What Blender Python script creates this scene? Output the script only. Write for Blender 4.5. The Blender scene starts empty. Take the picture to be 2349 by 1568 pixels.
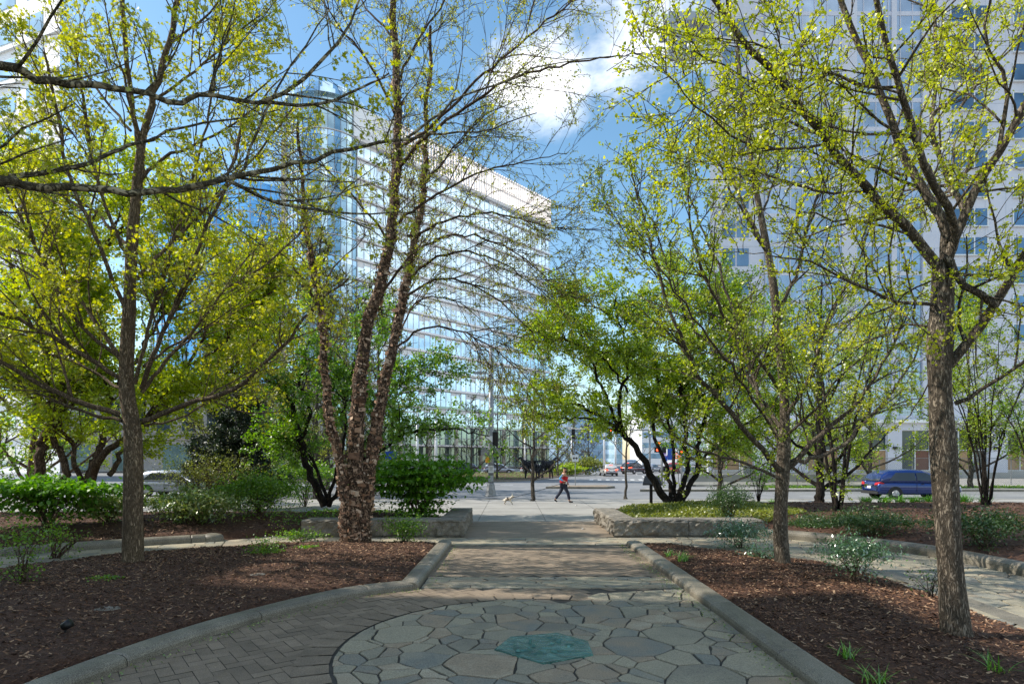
SUN_E, SKY_S, EXPO, SHADE_H = 4.2, .15, .6, 36
import bpy, bmesh, math, random
import numpy as np
from mathutils import Vector, Matrix
PI = math.pi
S = bpy.context.scene; C = S.collection
F, CX, HY, H = 1353.0, 1174.5, 1051.0, 2.2
def P(x, y, Y): return np.array([(x-CX)/F*Y, Y, H+(HY-y)/F*Y])
def G(x, y, z=0.0):
    Y = (H-z)*F/(y-HY); return np.array([(x-CX)/F*Y, Y, z])
# ------------------------------------------------------------------ materials
def new_mat(name):
    m = bpy.data.materials.new(name); m.use_nodes = True
    nt = m.node_tree; nt.nodes.clear()
    out = nt.nodes.new('ShaderNodeOutputMaterial')
    return m, nt, out
def nd(nt, t, **kw):
    n = nt.nodes.new(t)
    for k, v in kw.items():
        if k in n.inputs.keys(): n.inputs[k].default_value = v
        else: setattr(n, k, v)
    return n
def c4(c): return (c[0], c[1], c[2], 1.0)
def ramp(nt, stops, fac):
    r = nt.nodes.new('ShaderNodeValToRGB')
    el = r.color_ramp.elements
    while len(el) < len(stops): el.new(0.5)
    for e, (p, c) in zip(el, stops): e.position = p; e.color = c4(c)
    nt.links.new(fac, r.inputs[0]); return r.outputs[0]
def mat(name, stops, rough=0.8, scale=3.0, stretch=(1,1,1), bump=0.0, bscale=None, metal=0.0, spec=0.5, attr=False,
        coat=0.0, voro=False, detail=8.0, dist=0.02, speck=None, attr_mix=0.5):
    """noise driven colour (a list of (position, colour) or one colour), optional per-face random attribute, bump"""
    m, nt, out = new_mat(name); L = nt.links.new
    if isinstance(stops[0], float): stops = [(0.0, stops), (1.0, stops)]
    tc = nd(nt, 'ShaderNodeTexCoord'); mp = nd(nt, 'ShaderNodeMapping'); mp.inputs['Scale'].default_value = stretch
    L(tc.outputs['Object'], mp.inputs['Vector'])
    no = nd(nt, 'ShaderNodeTexNoise', Scale=scale, Detail=detail, Roughness=0.6); L(mp.outputs[0], no.inputs['Vector'])
    mr = nd(nt, 'ShaderNodeMapRange'); mr.inputs[1].default_value = 0.28; mr.inputs[2].default_value = 0.72
    L(no.outputs['Fac'], mr.inputs[0]); fac = mr.outputs[0]
    if attr:
        at = nd(nt, 'ShaderNodeAttribute', attribute_name='rnd')
        mx = nd(nt, 'ShaderNodeMix'); mx.inputs[0].default_value = attr_mix
        L(fac, mx.inputs[2]); L(at.outputs['Fac'], mx.inputs[3]); fac = mx.outputs[0]
    col = ramp(nt, stops, fac)
    if speck:   # fine mineral speckle
        s = nd(nt, 'ShaderNodeTexNoise', Scale=speck[0], Detail=2.0); L(tc.outputs['Object'], s.inputs['Vector'])
        r2 = ramp(nt, [(0.35, (speck[1],)*3), (0.65, (speck[2],)*3)], s.outputs['Fac'])
        mm = nd(nt, 'ShaderNodeMix', data_type='RGBA', blend_type='MULTIPLY'); mm.inputs[0].default_value = 1.0
        L(col, mm.inputs[6]); L(r2, mm.inputs[7]); col = mm.outputs[2]
    b = nd(nt, 'ShaderNodeBsdfPrincipled', Roughness=rough, Metallic=metal)
    b.inputs['Specular IOR Level'].default_value = spec
    if coat: b.inputs['Coat Weight'].default_value = coat
    L(col, b.inputs['Base Color'])
    if bump:
        if voro:
            bn = nd(nt, 'ShaderNodeTexVoronoi', feature='DISTANCE_TO_EDGE'); bn.inputs['Scale'].default_value = bscale or scale; bo = bn.outputs['Distance']
        else:
            bn = nd(nt, 'ShaderNodeTexNoise', Scale=bscale or scale*4, Detail=6.0); bo = bn.outputs['Fac']
        L(mp.outputs[0], bn.inputs['Vector'])
        bp = nd(nt, 'ShaderNodeBump', Strength=bump, Distance=dist); L(bo, bp.inputs['Height']); L(bp.outputs[0], b.inputs['Normal'])
    L(b.outputs[0], out.inputs[0]); return m
def leaf_mat(name, stops, trans=0.45, rough=0.45, gloss=0.06, tint=1.5, oscale=0.9):
    m, nt, out = new_mat(name); L = nt.links.new
    at = nd(nt, 'ShaderNodeAttribute', attribute_name='rnd')
    tc = nd(nt, 'ShaderNodeTexCoord')
    no = nd(nt, 'ShaderNodeTexNoise', Scale=oscale, Detail=3.0); L(tc.outputs['Object'], no.inputs['Vector'])
    mx = nd(nt, 'ShaderNodeMix'); mx.inputs[0].default_value = 0.62; L(no.outputs['Fac'], mx.inputs[2]); L(at.outputs['Fac'], mx.inputs[3])
    col = ramp(nt, stops, mx.outputs[0])
    d = nd(nt, 'ShaderNodeBsdfDiffuse'); L(col, d.inputs[0])
    t = nd(nt, 'ShaderNodeBsdfTranslucent')
    hs = nd(nt, 'ShaderNodeHueSaturation'); hs.inputs['Value'].default_value = tint; hs.inputs['Saturation'].default_value = 1.1
    L(col, hs.inputs['Color']); L(hs.outputs[0], t.inputs[0])
    m1 = nd(nt, 'ShaderNodeMixShader'); m1.inputs[0].default_value = trans; L(d.outputs[0], m1.inputs[1]); L(t.outputs[0], m1.inputs[2])
    g = nd(nt, 'ShaderNodeBsdfGlossy', Roughness=rough); g.inputs[0].default_value = (1, 1, 1, 1)
    m2 = nd(nt, 'ShaderNodeMixShader'); m2.inputs[0].default_value = gloss; L(m1.outputs[0], m2.inputs[1]); L(g.outputs[0], m2.inputs[2])
    L(m2.outputs[0], out.inputs[0]); return m
def emit_mat(name, col, s):
    m, nt, out = new_mat(name); e = nd(nt, 'ShaderNodeEmission', Strength=s); e.inputs[0].default_value = c4(col)
    nt.links.new(e.outputs[0], out.inputs[0]); return m
def glass_mat(name, col, rough=0.06, metal=0.75, var=0.25, bump=0.02, scale=0.35):
    """tinted reflective facade glazing, with pane-to-pane variation"""
    m, nt, out = new_mat(name); L = nt.links.new
    tc = nd(nt, 'ShaderNodeTexCoord')
    no = nd(nt, 'ShaderNodeTexNoise', Scale=scale, Detail=2.0); L(tc.outputs['Object'], no.inputs['Vector'])
    c = ramp(nt, [(0.3, tuple(v*(1-var) for v in col)), (0.7, tuple(min(1, v*(1+var)) for v in col))], no.outputs['Fac'])
    b = nd(nt, 'ShaderNodeBsdfPrincipled', Roughness=rough, Metallic=metal); L(c, b.inputs['Base Color'])
    n2 = nd(nt, 'ShaderNodeTexNoise', Scale=0.6, Detail=1.0); L(tc.outputs['Object'], n2.inputs['Vector'])
    bp = nd(nt, 'ShaderNodeBump', Strength=0.3, Distance=bump); L(n2.outputs['Fac'], bp.inputs['Height']); L(bp.outputs[0], b.inputs['Normal'])
    L(b.outputs[0], out.inputs[0]); return m
M = {}
M['mulch'] = mat('mulch', [(0, (.026, .011, .006)), (.5, (.09, .038, .019)), (1, (.12, .062, .036))], .95, 30, bump=1, bscale=70, detail=4, dist=.03)
M['chip'] = mat('mulch_chip', [(0, (.024, .010, .005)), (.4, (.10, .044, .021)), (.72, (.24, .12, .062)), (1, (.50, .33, .20))], .9, 9, attr=True, attr_mix=.9)
M['granite'] = mat('granite', [(0, (.12, .105, .08)), (1, (.25, .22, .17))], .5, 2.2, bump=.35, bscale=60, dist=.006, speck=(120, .35, 1.6))
M['granite_rough'] = mat('granite_rough', [(0, (.10, .088, .07)), (1, (.32, .285, .235))], .85, 3, bump=1, bscale=7, dist=.09, speck=(90, .6, 1.3))
M['mortar'] = mat('mortar', [(0, (.035, .032, .027)), (1, (.08, .072, .06))], .95, 5, bump=.5, bscale=60, dist=.01)
M['paver'] = mat('paver', [(0, (.15, .115, .08)), (.5, (.23, .175, .122)), (1, (.32, .245, .17))], .85, 2.5, bump=.4, bscale=120, dist=.004, attr=True, attr_mix=.42, speck=(110, .72, 1.2))
M['flag'] = mat('flagstone', [(0, (.15, .14, .115)), (.25, (.30, .265, .19)), (.45, (.36, .31, .215)), (.62, (.20, .20, .17)), (.78, (.32, .245, .165)), (1, (.48, .43, .32))], .75, 1.6, bump=.6, bscale=28, dist=.012, attr=True, attr_mix=.75, speck=(75, .7, 1.2))
M['brown_paving'] = mat('brown_paving', [(0, (.20, .155, .11)), (1, (.31, .245, .18))], .85, 2, bump=.5, bscale=40, dist=.01, speck=(60, .75, 1.2))
M['concrete'] = mat('concrete', [(0, (.25, .24, .22)), (1, (.36, .345, .315))], .85, .8, bump=.2, bscale=40, dist=.004)
M['asphalt'] = mat('asphalt', [(0, (.15, .155, .16)), (1, (.24, .24, .24))], .8, .35, bump=.3, bscale=60, dist=.006)
M['paint'] = mat('road_paint', (.62, .62, .60), .7, 4)
M['bronze'] = mat('bronze_patina', [(0, (.03, .085, .07)), (.5, (.075, .185, .155)), (1, (.16, .34, .29))], .22, 5, (1, 2.2, 1), metal=.55, bump=1, bscale=7, dist=.05)
def bark(name, crack, mid, hi, sc=(16, 16, 2.6), bump=1.0, lo=.03, dist=.03, patch=1.4):
    m, nt, out = new_mat(name); L = nt.links.new
    tc = nd(nt, 'ShaderNodeTexCoord'); mp = nd(nt, 'ShaderNodeMapping'); mp.inputs['Scale'].default_value = sc; L(tc.outputs['Object'], mp.inputs[0])
    n1 = nd(nt, 'ShaderNodeTexNoise', Scale=1.0, Detail=4.0, Roughness=.6, Distortion=.9); L(mp.outputs[0], n1.inputs['Vector'])
    sb = nd(nt, 'ShaderNodeMath', operation='SUBTRACT'); L(n1.outputs['Fac'], sb.inputs[0]); sb.inputs[1].default_value = .5
    ab = nd(nt, 'ShaderNodeMath', operation='ABSOLUTE'); L(sb.outputs[0], ab.inputs[0])
    mr = nd(nt, 'ShaderNodeMapRange', interpolation_type='SMOOTHSTEP'); mr.inputs[1].default_value = 0; mr.inputs[2].default_value = .11; L(ab.outputs[0], mr.inputs[0])
    n2 = nd(nt, 'ShaderNodeTexNoise', Scale=patch, Detail=6.0, Roughness=.65); L(tc.outputs['Object'], n2.inputs['Vector'])
    c2 = ramp(nt, [(.32, mid), (.68, hi)], n2.outputs['Fac'])
    mx = nd(nt, 'ShaderNodeMix', data_type='RGBA'); L(mr.outputs[0], mx.inputs[0]); mx.inputs[6].default_value = c4(crack); L(c2, mx.inputs[7])
    b = nd(nt, 'ShaderNodeBsdfPrincipled', Roughness=.92); b.inputs['Specular IOR Level'].default_value = .25; L(mx.outputs[2], b.inputs['Base Color'])
    bp = nd(nt, 'ShaderNodeBump', Strength=bump, Distance=dist); L(mr.outputs[0], bp.inputs['Height']); L(bp.outputs[0], b.inputs['Normal'])
    L(b.outputs[0], out.inputs[0]); return m
M['bark_l'] = bark('bark_maple', (.13, .09, .055), (.25, .18, .115), (.40, .30, .20), (42, 42, 7))
M['bark_g'] = bark('bark_ginkgo', (.10, .078, .056), (.20, .16, .12), (.32, .265, .20), (34, 34, 7), dist=.04)
M['bark_d'] = bark('bark_dark', (.008, .006, .005), (.020, .015, .011), (.055, .042, .032), (16, 16, 3.5))
M['bark_m'] = bark('bark_midbrown', (.06, .036, .024), (.16, .10, .068), (.33, .23, .16), (24, 24, 6))
M['bark_grey'] = bark('bark_grey', (.05, .042, .034), (.11, .092, .074), (.22, .19, .155), (18, 18, 4))
M['bark_o'] = bark('bark_limb', (.06, .05, .03), (.19, .16, .095), (.42, .36, .235), (9, 9, 9), patch=3)
M['bark_birch'] = bark('bark_birch', (.03, .018, .012), (.13, .075, .05), (.42, .29, .20), (14, 14, 8), patch=9)
M['birch_flake'] = mat('birch_flake', [(0, (.03, .017, .012)), (.3, (.11, .055, .033)), (.5, (.30, .16, .09)), (.75, (.50, .34, .24)), (1, (.70, .56, .44))], .8, 9, attr=True, attr_mix=.85)
YG = leaf_mat('leaf_ginkgo', [(.15, (.22, .28, .008)), (.5, (.44, .48, .012)), (.85, (.68, .64, .02))], .6)
M['l_ginkgo'] = YG
M['l_ginkgo2'] = leaf_mat('leaf_ginkgo_mid', [(.15, (.13, .20, .008)), (.5, (.30, .38, .012)), (.85, (.55, .56, .02))], .55)
M['l_maple'] = leaf_mat('leaf_maple', [(.15, (.22, .27, .015)), (.5, (.40, .42, .02)), (.85, (.60, .54, .04))], .55)
M['l_birch'] = leaf_mat('leaf_birch', [(.15, (.22, .26, .02)), (.5, (.38, .40, .04)), (.85, (.50, .44, .07))], .5)
M['l_green'] = leaf_mat('leaf_green', [(.15, (.055, .13, .012)), (.5, (.13, .26, .018)), (.85, (.28, .40, .03))], .5)
M['l_green2'] = leaf_mat('leaf_lime', [(.15, (.11, .19, .008)), (.5, (.26, .37, .012)), (.85, (.50, .54, .02))], .55)
M['l_lime'] = leaf_mat('leaf_bright_lime', [(.15, (.18, .26, .01)), (.5, (.38, .46, .015)), (.85, (.62, .62, .03))], .6)
M['l_dark'] = leaf_mat('leaf_dark', [(.15, (.02, .05, .01)), (.5, (.045, .10, .018)), (.85, (.09, .17, .03))], .3)
M['l_dogwood'] = leaf_mat('leaf_dogwood', [(.15, (.05, .14, .012)), (.5, (.11, .26, .02)), (.85, (.22, .40, .03))], .4, gloss=.035)
M['l_rhodo'] = leaf_mat('leaf_rhododendron', [(.15, (.07, .15, .02)), (.5, (.16, .24, .035)), (.85, (.38, .36, .12))], .25, gloss=.10, rough=.35)
M['l_pieris'] = leaf_mat('leaf_glossy', [(.15, (.03, .09, .03)), (.5, (.07, .17, .055)), (.85, (.19, .33, .15))], .2, gloss=.15, rough=.28)
M['l_conifer'] = leaf_mat('leaf_conifer', [(.15, (.006, .016, .006)), (.5, (.014, .032, .012)), (.85, (.035, .065, .02))], .15)
M['l_olive'] = leaf_mat('leaf_olive', [(.15, (.09, .12, .015)), (.5, (.19, .22, .03)), (.85, (.34, .36, .06))], .4)
M['l_iris'] = leaf_mat('leaf_iris', [(.15, (.07, .19, .02)), (.5, (.14, .34, .03)), (.85, (.30, .52, .07))], .4, gloss=.08)
M['white_panel'] = mat('white_panel', [(0, (.80, .80, .81)), (1, (.87, .87, .88))], .45, .3)
M['lilac_panel'] = mat('lilac_panel', [(0, (.57, .58, .66)), (1, (.68, .68, .75))], .5, .25)
M['white_metal'] = mat('white_metal', (.74, .75, .76), .4, 2, metal=.1)
M['fin'] = mat('pale_fin', (.72, .66, .63), .5, 2)
M['mullion'] = mat('mullion', (.34, .37, .40), .4, 2, metal=.3)
M['glass_pale'] = glass_mat('glass_pale', (.50, .67, .80), .10, .8)
M['glass_blue'] = glass_mat('glass_blue', (.16, .44, .78), .2, .55)
M['glass_teal'] = glass_mat('glass_teal', (.36, .52, .60), .08, .75)
M['glass_hotel'] = glass_mat('glass_hotel', (.36, .45, .56), .15, .6)
M['glass_navy'] = glass_mat('glass_navy', (.13, .22, .33), .08, .45, var=.5, scale=.25)
M['glass_dark'] = glass_mat('glass_dark', (.05, .075, .09), .08, .4)
M['glass_green'] = glass_mat('glass_green', (.25, .36, .33), .12, .55)
M['blind'] = mat('blind', (.80, .80, .80), .6, 2)
M['beige_stone'] = mat('beige_stone', [(0, (.38, .33, .26)), (1, (.50, .44, .36))], .8, .4)
M['grey_stone'] = mat('grey_stone', [(0, (.36, .34, .31)), (1, (.50, .47, .43))], .85, .5, bump=.4, bscale=5)
M['plywood'] = mat('plywood', [(0, (.33, .20, .10)), (1, (.46, .30, .16))], .75, 3, (1, 1, 8))
M['brown_board'] = mat('brown_board', [(0, (.13, .055, .035)), (1, (.20, .09, .06))], .7, 3, (8, 1, 1))
M['black_metal'] = mat('black_metal', (.012, .012, .013), .45, 4, metal=.2)
M['galv'] = mat('galvanised', [(0, (.20, .205, .215)), (1, (.34, .35, .36))], .5, 6, metal=.45, bump=.2, bscale=30)
M['yellow_box'] = mat('yellow_box', (.75, .34, .02), .5, 4)
M['orange'] = mat('orange_plastic', (.85, .16, .02), .5, 4)
M['blue_sign'] = mat('blue_sign', (.015, .09, .48), .45, 4)
M['white_sign'] = mat('white_sign', (.75, .75, .74), .5, 4)
M['red_glow'] = emit_mat('red_signal', (1.0, .06, .02), 6)
M['tail'] = emit_mat('brake_light', (1.0, .07, .03), 3.5)
M['red_plastic'] = mat('red_plastic', (.42, .012, .012), .25, 4)
M['rubber'] = mat('rubber', (.018, .018, .018), .8, 6)
M['rim'] = mat('rim', (.45, .45, .47), .35, 6, metal=.8)
M['car_glass'] = glass_mat('car_glass', (.045, .055, .065), .05, .35)
M['car_blue'] = mat('car_blue', (.007, .028, .15), .22, 2, metal=.3, coat=.8)
M['car_silver'] = mat('car_silver', (.52, .51, .50), .4, 2, metal=.2, coat=.6)
M['car_black'] = mat('car_black', (.035, .04, .055), .25, 2, metal=.4, coat=.8)
M['car_grey'] = mat('car_grey', (.30, .33, .38), .35, 2, metal=.3, coat=.6)
M['car_white'] = mat('car_white', (.68, .68, .68), .3, 2, coat=.6)
M['car_red'] = mat('car_red', (.38, .02, .02), .3, 2, metal=.3, coat=.6)
M['truck_white'] = mat('truck_white', (.76, .76, .77), .45, 2)
M['purple'] = mat('purple_lettering', (.10, .02, .25), .5, 2)
M['orange_letter'] = mat('orange_lettering', (.85, .14, .01), .5, 2)
M['skin'] = mat('skin', (.50, .28, .19), .6, 8)
M['beard'] = mat('dark_hair', (.035, .022, .015), .9, 30)
M['vest'] = mat('red_vest', (.55, .008, .015), .7, 8, bump=.3, bscale=30)
M['vest_top'] = mat('navy_yoke', (.012, .014, .03), .7, 8)
M['sleeve'] = mat('blue_sleeve', (.05, .26, .50), .75, 8, bump=.3, bscale=20)
M['trouser'] = mat('navy_trouser', (.016, .020, .042), .8, 8, bump=.3, bscale=14)
M['cap'] = mat('navy_cap', (.018, .022, .05), .8, 8)
M['shoe'] = mat('dark_shoe', (.015, .015, .02), .7, 8)
M['fur'] = mat('dog_fur', [(0, (.12, .09, .07)), (.35, (.30, .23, .17)), (.5, (.62, .55, .46)), (1, (.75, .70, .62))], .9, 5)
M['dog_coat'] = mat('dog_harness', (.04, .04, .045), .8, 5)
M['wire'] = mat('fence_wire', (.22, .23, .24), .5, 4, metal=.5)
# ------------------------------------------------------------------ object helpers
def link(o, parent=None):
    C.objects.link(o)
    if parent is not None: o.parent = parent
    return o
def tag(o, label=None, cat=None, group=None, kind=None):
    if label: o['label'] = label
    if cat: o['category'] = cat
    if group: o['group'] = group
    if kind: o['kind'] = kind
    return o
def thing(name, label, cat, loc=(0, 0, 0), rz=0, group=None):
    o = bpy.data.objects.new(name, None); o.empty_display_size = .2; link(o)
    o.location = tuple(float(v) for v in loc); o.rotation_euler = (0, 0, rz)
    return tag(o, label, cat, group)
def mesh_np(name, V, Fc, m, parent=None, rnd=None, smooth=False, world=True):
    """V (n,3), Fc (k,s) all faces same size; world: V in world coords, moved into an unrotated parent's space"""
    V = np.asarray(V, dtype=np.float32); Fc = np.asarray(Fc, dtype=np.int32)
    if parent is not None and world: V = V-np.array(parent.location, dtype=np.float32)
    me = bpy.data.meshes.new(name)
    me.vertices.add(len(V)); me.vertices.foreach_set('co', V.ravel())
    k, s = Fc.shape
    me.loops.add(k*s); me.loops.foreach_set('vertex_index', Fc.ravel())
    me.polygons.add(k); me.polygons.foreach_set('loop_start', np.arange(k, dtype=np.int32)*s)
    try: me.polygons.foreach_set('loop_total', np.full(k, s, dtype=np.int32))
    except Exception: pass
    me.update(calc_edges=True)
    if smooth: me.polygons.foreach_set('use_smooth', np.ones(k, dtype=bool))
    if rnd is not None:
        a = me.attributes.new('rnd', 'FLOAT', 'FACE'); a.data.foreach_set('value', np.asarray(rnd, dtype=np.float32))
    me.materials.append(m)
    o = bpy.data.objects.new(name, me); return link(o, parent)
class MB:
    """free mesh builder: boxes, prisms, polygons in any frame"""
    def __init__(s, mtx=None): s.v = []; s.f = []; s.r = []; s.m = mtx
    def add(s, vs, fs, r=.5):
        n = len(s.v)
        for p in vs:
            p = Vector(tuple(float(c) for c in p)); s.v.append(tuple(s.m @ p if s.m else p))
        for f in fs: s.f.append([n+i for i in f]); s.r.append(r)
    def box(s, x0, x1, y0, y1, z0, z1, r=.5):
        s.add([(x0, y0, z0), (x1, y0, z0), (x1, y1, z0), (x0, y1, z0), (x0, y0, z1), (x1, y0, z1), (x1, y1, z1), (x0, y1, z1)],
              [(0, 3, 2, 1), (4, 5, 6, 7), (0, 1, 5, 4), (1, 2, 6, 5), (2, 3, 7, 6), (3, 0, 4, 7)], r); return s
    def prism(s, poly, z0, z1, r=.5, inset=0):
        n = len(poly); c = np.mean(np.array(poly), 0)
        top = [tuple(np.array(p)+(c-np.array(p))*inset) for p in poly]
        s.add([(p[0], p[1], z0) for p in poly]+[(p[0], p[1], z1) for p in top],
              [tuple(range(n))[::-1], tuple(range(n, 2*n))]+[(i, (i+1) % n, n+(i+1) % n, n+i) for i in range(n)], r); return s
    def tube(s, pts, rad, n=8, cap=True, r=.5):
        pts = [Vector(tuple(float(c) for c in p)) for p in pts]
        if not hasattr(rad, '__len__'): rad = [rad]*len(pts)
        vs = []; k = len(pts)
        for i, p in enumerate(pts):
            t = (pts[min(i+1, k-1)]-pts[max(i-1, 0)]).normalized()
            a = Vector((0, 0, 1)) if abs(t.z) < .9 else Vector((1, 0, 0))
            u = t.cross(a).normalized(); w = t.cross(u)
            for j in range(n):
                an = 2*PI*j/n; vs.append(p+(u*math.cos(an)+w*math.sin(an))*rad[i])
        fs = [(i*n+j, i*n+(j+1) % n, (i+1)*n+(j+1) % n, (i+1)*n+j) for i in range(k-1) for j in range(n)]
        if cap: fs += [tuple(range(n))[::-1], tuple((k-1)*n+j for j in range(n))]
        s.add(vs, fs, r); return s
    def build(s, name, m, parent=None, world=False, smooth=False, bevel=0, rnd=False, label=None):
        me = bpy.data.meshes.new(name)
        off = np.array(parent.location) if (parent is not None and world) else np.zeros(3)
        me.from_pydata([tuple(np.array(v)-off) for v in s.v], [], s.f); me.update()
        if rnd:
            a = me.attributes.new('rnd', 'FLOAT', 'FACE'); a.data.foreach_set('value', np.array(s.r, dtype=np.float32))
        if smooth: me.polygons.foreach_set('use_smooth', np.ones(len(s.f), dtype=bool))
        me.materials.append(m)
        o = bpy.data.objects.new(name, me); link(o, parent)
        if bevel:
            b = o.modifiers.new('bevel', 'BEVEL'); b.width = bevel; b.segments = 2; b.limit_method = 'ANGLE'
        if label: o['label'] = label
        return o
def copy_tree(o, loc=None, rz=None, label=None, scale=None, parent=None):
    c = o.copy(); C.objects.link(c)
    if parent is not None: c.parent = parent
    if loc is not None: c.location = tuple(float(v) for v in loc)
    if rz is not None: c.rotation_euler = (0, 0, rz)
    if scale: c.scale = (scale,)*3 if not hasattr(scale, '__len__') else scale
    if label: c['label'] = label
    for ch in list(o.children):
        d = ch.copy(); C.objects.link(d); d.parent = c
        for g in list(ch.children):
            e = g.copy(); C.objects.link(e); e.parent = d
    return c
def skin(name, verts, edges, rad, m, parent=None, sub=2, root=0):
    me = bpy.data.meshes.new(name); me.from_pydata([tuple(v) for v in verts], edges, []); me.update()
    o = bpy.data.objects.new(name, me); C.objects.link(o)
    sk = o.modifiers.new('skin', 'SKIN'); sk.use_smooth_shade = True
    for i, r in enumerate(rad):
        d = me.skin_vertices[0].data[i]; d.radius = (r, r) if not hasattr(r, '__len__') else r; d.use_root = (i == root)
    ss = o.modifiers.new('sub', 'SUBSURF'); ss.levels = sub; ss.render_levels = sub
    dg = bpy.context.evaluated_depsgraph_get(); ev = o.evaluated_get(dg)
    m2 = bpy.data.meshes.new_from_object(ev); m2.polygons.foreach_set('use_smooth', np.ones(len(m2.polygons), dtype=bool))
    bpy.data.objects.remove(o)
    m2.materials.clear(); m2.materials.append(m)
    o2 = bpy.data.objects.new(name, m2); return link(o2, parent)
# ------------------------------------------------------------------ camera, sky, sun
cam = bpy.data.cameras.new('camera'); co = bpy.data.objects.new('camera', cam); link(co)
cam.sensor_width = 36; cam.lens = 36*F/2349; cam.shift_y = (HY-784)/2349; cam.clip_end = 3000; cam.clip_start = .05
co.location = (0, 0, H); co.rotation_euler = (PI/2, 0, 0); S.camera = co
SUN = Vector((-.99, .07, 0)).normalized(); EL = math.radians(43)
sd = Vector((SUN.x*math.cos(EL), SUN.y*math.cos(EL), math.sin(EL)))
sl = bpy.data.lights.new('sun', 'SUN'); sl.energy = SUN_E; sl.angle = math.radians(.5); sl.color = (1, .94, .84)
so = bpy.data.objects.new('sun', sl); link(so); so.rotation_euler = sd.to_track_quat('Z', 'Y').to_euler(); so.location = (-20, 5, 40)
w = bpy.data.worlds.new('World'); S.world = w; w.use_nodes = True; nt = w.node_tree; nt.nodes.clear(); L = nt.links.new
out = nd(nt, 'ShaderNodeOutputWorld'); bg = nd(nt, 'ShaderNodeBackground', Strength=SKY_S)
sky = nd(nt, 'ShaderNodeTexSky', sky_type='NISHITA'); sky.sun_disc = False; sky.sun_elevation = EL
sky.sun_rotation = math.atan2(sd.x, sd.y); sky.altitude = 0; sky.air_density = 1.1; sky.dust_density = .6; sky.ozone_density = 1.1
hs = nd(nt, 'ShaderNodeHueSaturation'); hs.inputs['Hue'].default_value = .488; hs.inputs['Saturation'].default_value = 1.15; L(sky.outputs[0], hs.inputs['Color'])
tc = nd(nt, 'ShaderNodeTexCoord')
def cloud(centres, th0, th1, seedoff):
    mp = nd(nt, 'ShaderNodeMapping'); mp.inputs['Scale'].default_value = (1, 1, 1.7); mp.inputs['Location'].default_value = seedoff
    L(tc.outputs['Generated'], mp.inputs[0])
    n1 = nd(nt, 'ShaderNodeTexNoise', Scale=5.0, Detail=10.0, Roughness=.58, Distortion=.35); L(mp.outputs[0], n1.inputs['Vector'])
    acc = None
    for d, r, a in centres:
        v = Vector(d).normalized()
        dist = nd(nt, 'ShaderNodeVectorMath', operation='DISTANCE'); dist.inputs[1].default_value = v; L(tc.outputs['Generated'], dist.inputs[0])
        m_ = nd(nt, 'ShaderNodeMapRange', interpolation_type='SMOOTHSTEP'); m_.inputs[1].default_value = r; m_.inputs[2].default_value = 0
        m_.inputs[3].default_value = 0; m_.inputs[4].default_value = a; L(dist.outputs['Value'], m_.inputs[0])
        if acc is None: acc = m_.outputs[0]
        else:
            x = nd(nt, 'ShaderNodeMath', operation='MAXIMUM'); L(acc, x.inputs[0]); L(m_.outputs[0], x.inputs[1]); acc = x.outputs[0]
    s_ = nd(nt, 'ShaderNodeMath', operation='ADD'); L(n1.outputs['Fac'], s_.inputs[0]); L(acc, s_.inputs[1])
    mr = nd(nt, 'ShaderNodeMapRange', interpolation_type='SMOOTHSTEP'); mr.inputs[1].default_value = th0; mr.inputs[2].default_value = th1; L(s_.outputs[0], mr.inputs[0])
    return mr.outputs[0], n1.outputs['Fac']
def dr(x, y): return ((x-CX)/F, 1, (HY-y)/F)
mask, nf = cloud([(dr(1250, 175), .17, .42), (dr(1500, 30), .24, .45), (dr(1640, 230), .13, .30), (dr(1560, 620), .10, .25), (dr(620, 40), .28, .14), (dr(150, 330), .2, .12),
                  ((1.0, .35, .75), .75, .33), ((1, -.15, .42), .75, .62), ((.9, .9, .25), .35, .25), ((.2, -1, .6), .9, .5), ((-1, -.6, .45), .6, .4), ((.1, -.45, 1), .65, .45), ((1, .1, .9), .5, .4)], .74, 1.10, (3.1, .4, 1.7))  # out-of-view clouds, added to brighten the fill light and whiten facade reflections
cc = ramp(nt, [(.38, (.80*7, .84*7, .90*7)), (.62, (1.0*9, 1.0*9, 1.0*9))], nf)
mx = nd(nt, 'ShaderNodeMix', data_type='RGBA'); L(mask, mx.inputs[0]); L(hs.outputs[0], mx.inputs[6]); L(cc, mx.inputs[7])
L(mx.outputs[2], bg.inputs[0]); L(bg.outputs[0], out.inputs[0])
S.view_settings.view_transform = 'Standard'; S.view_settings.look = 'None'; S.view_settings.exposure = EXPO; S.view_settings.gamma = 1
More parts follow.
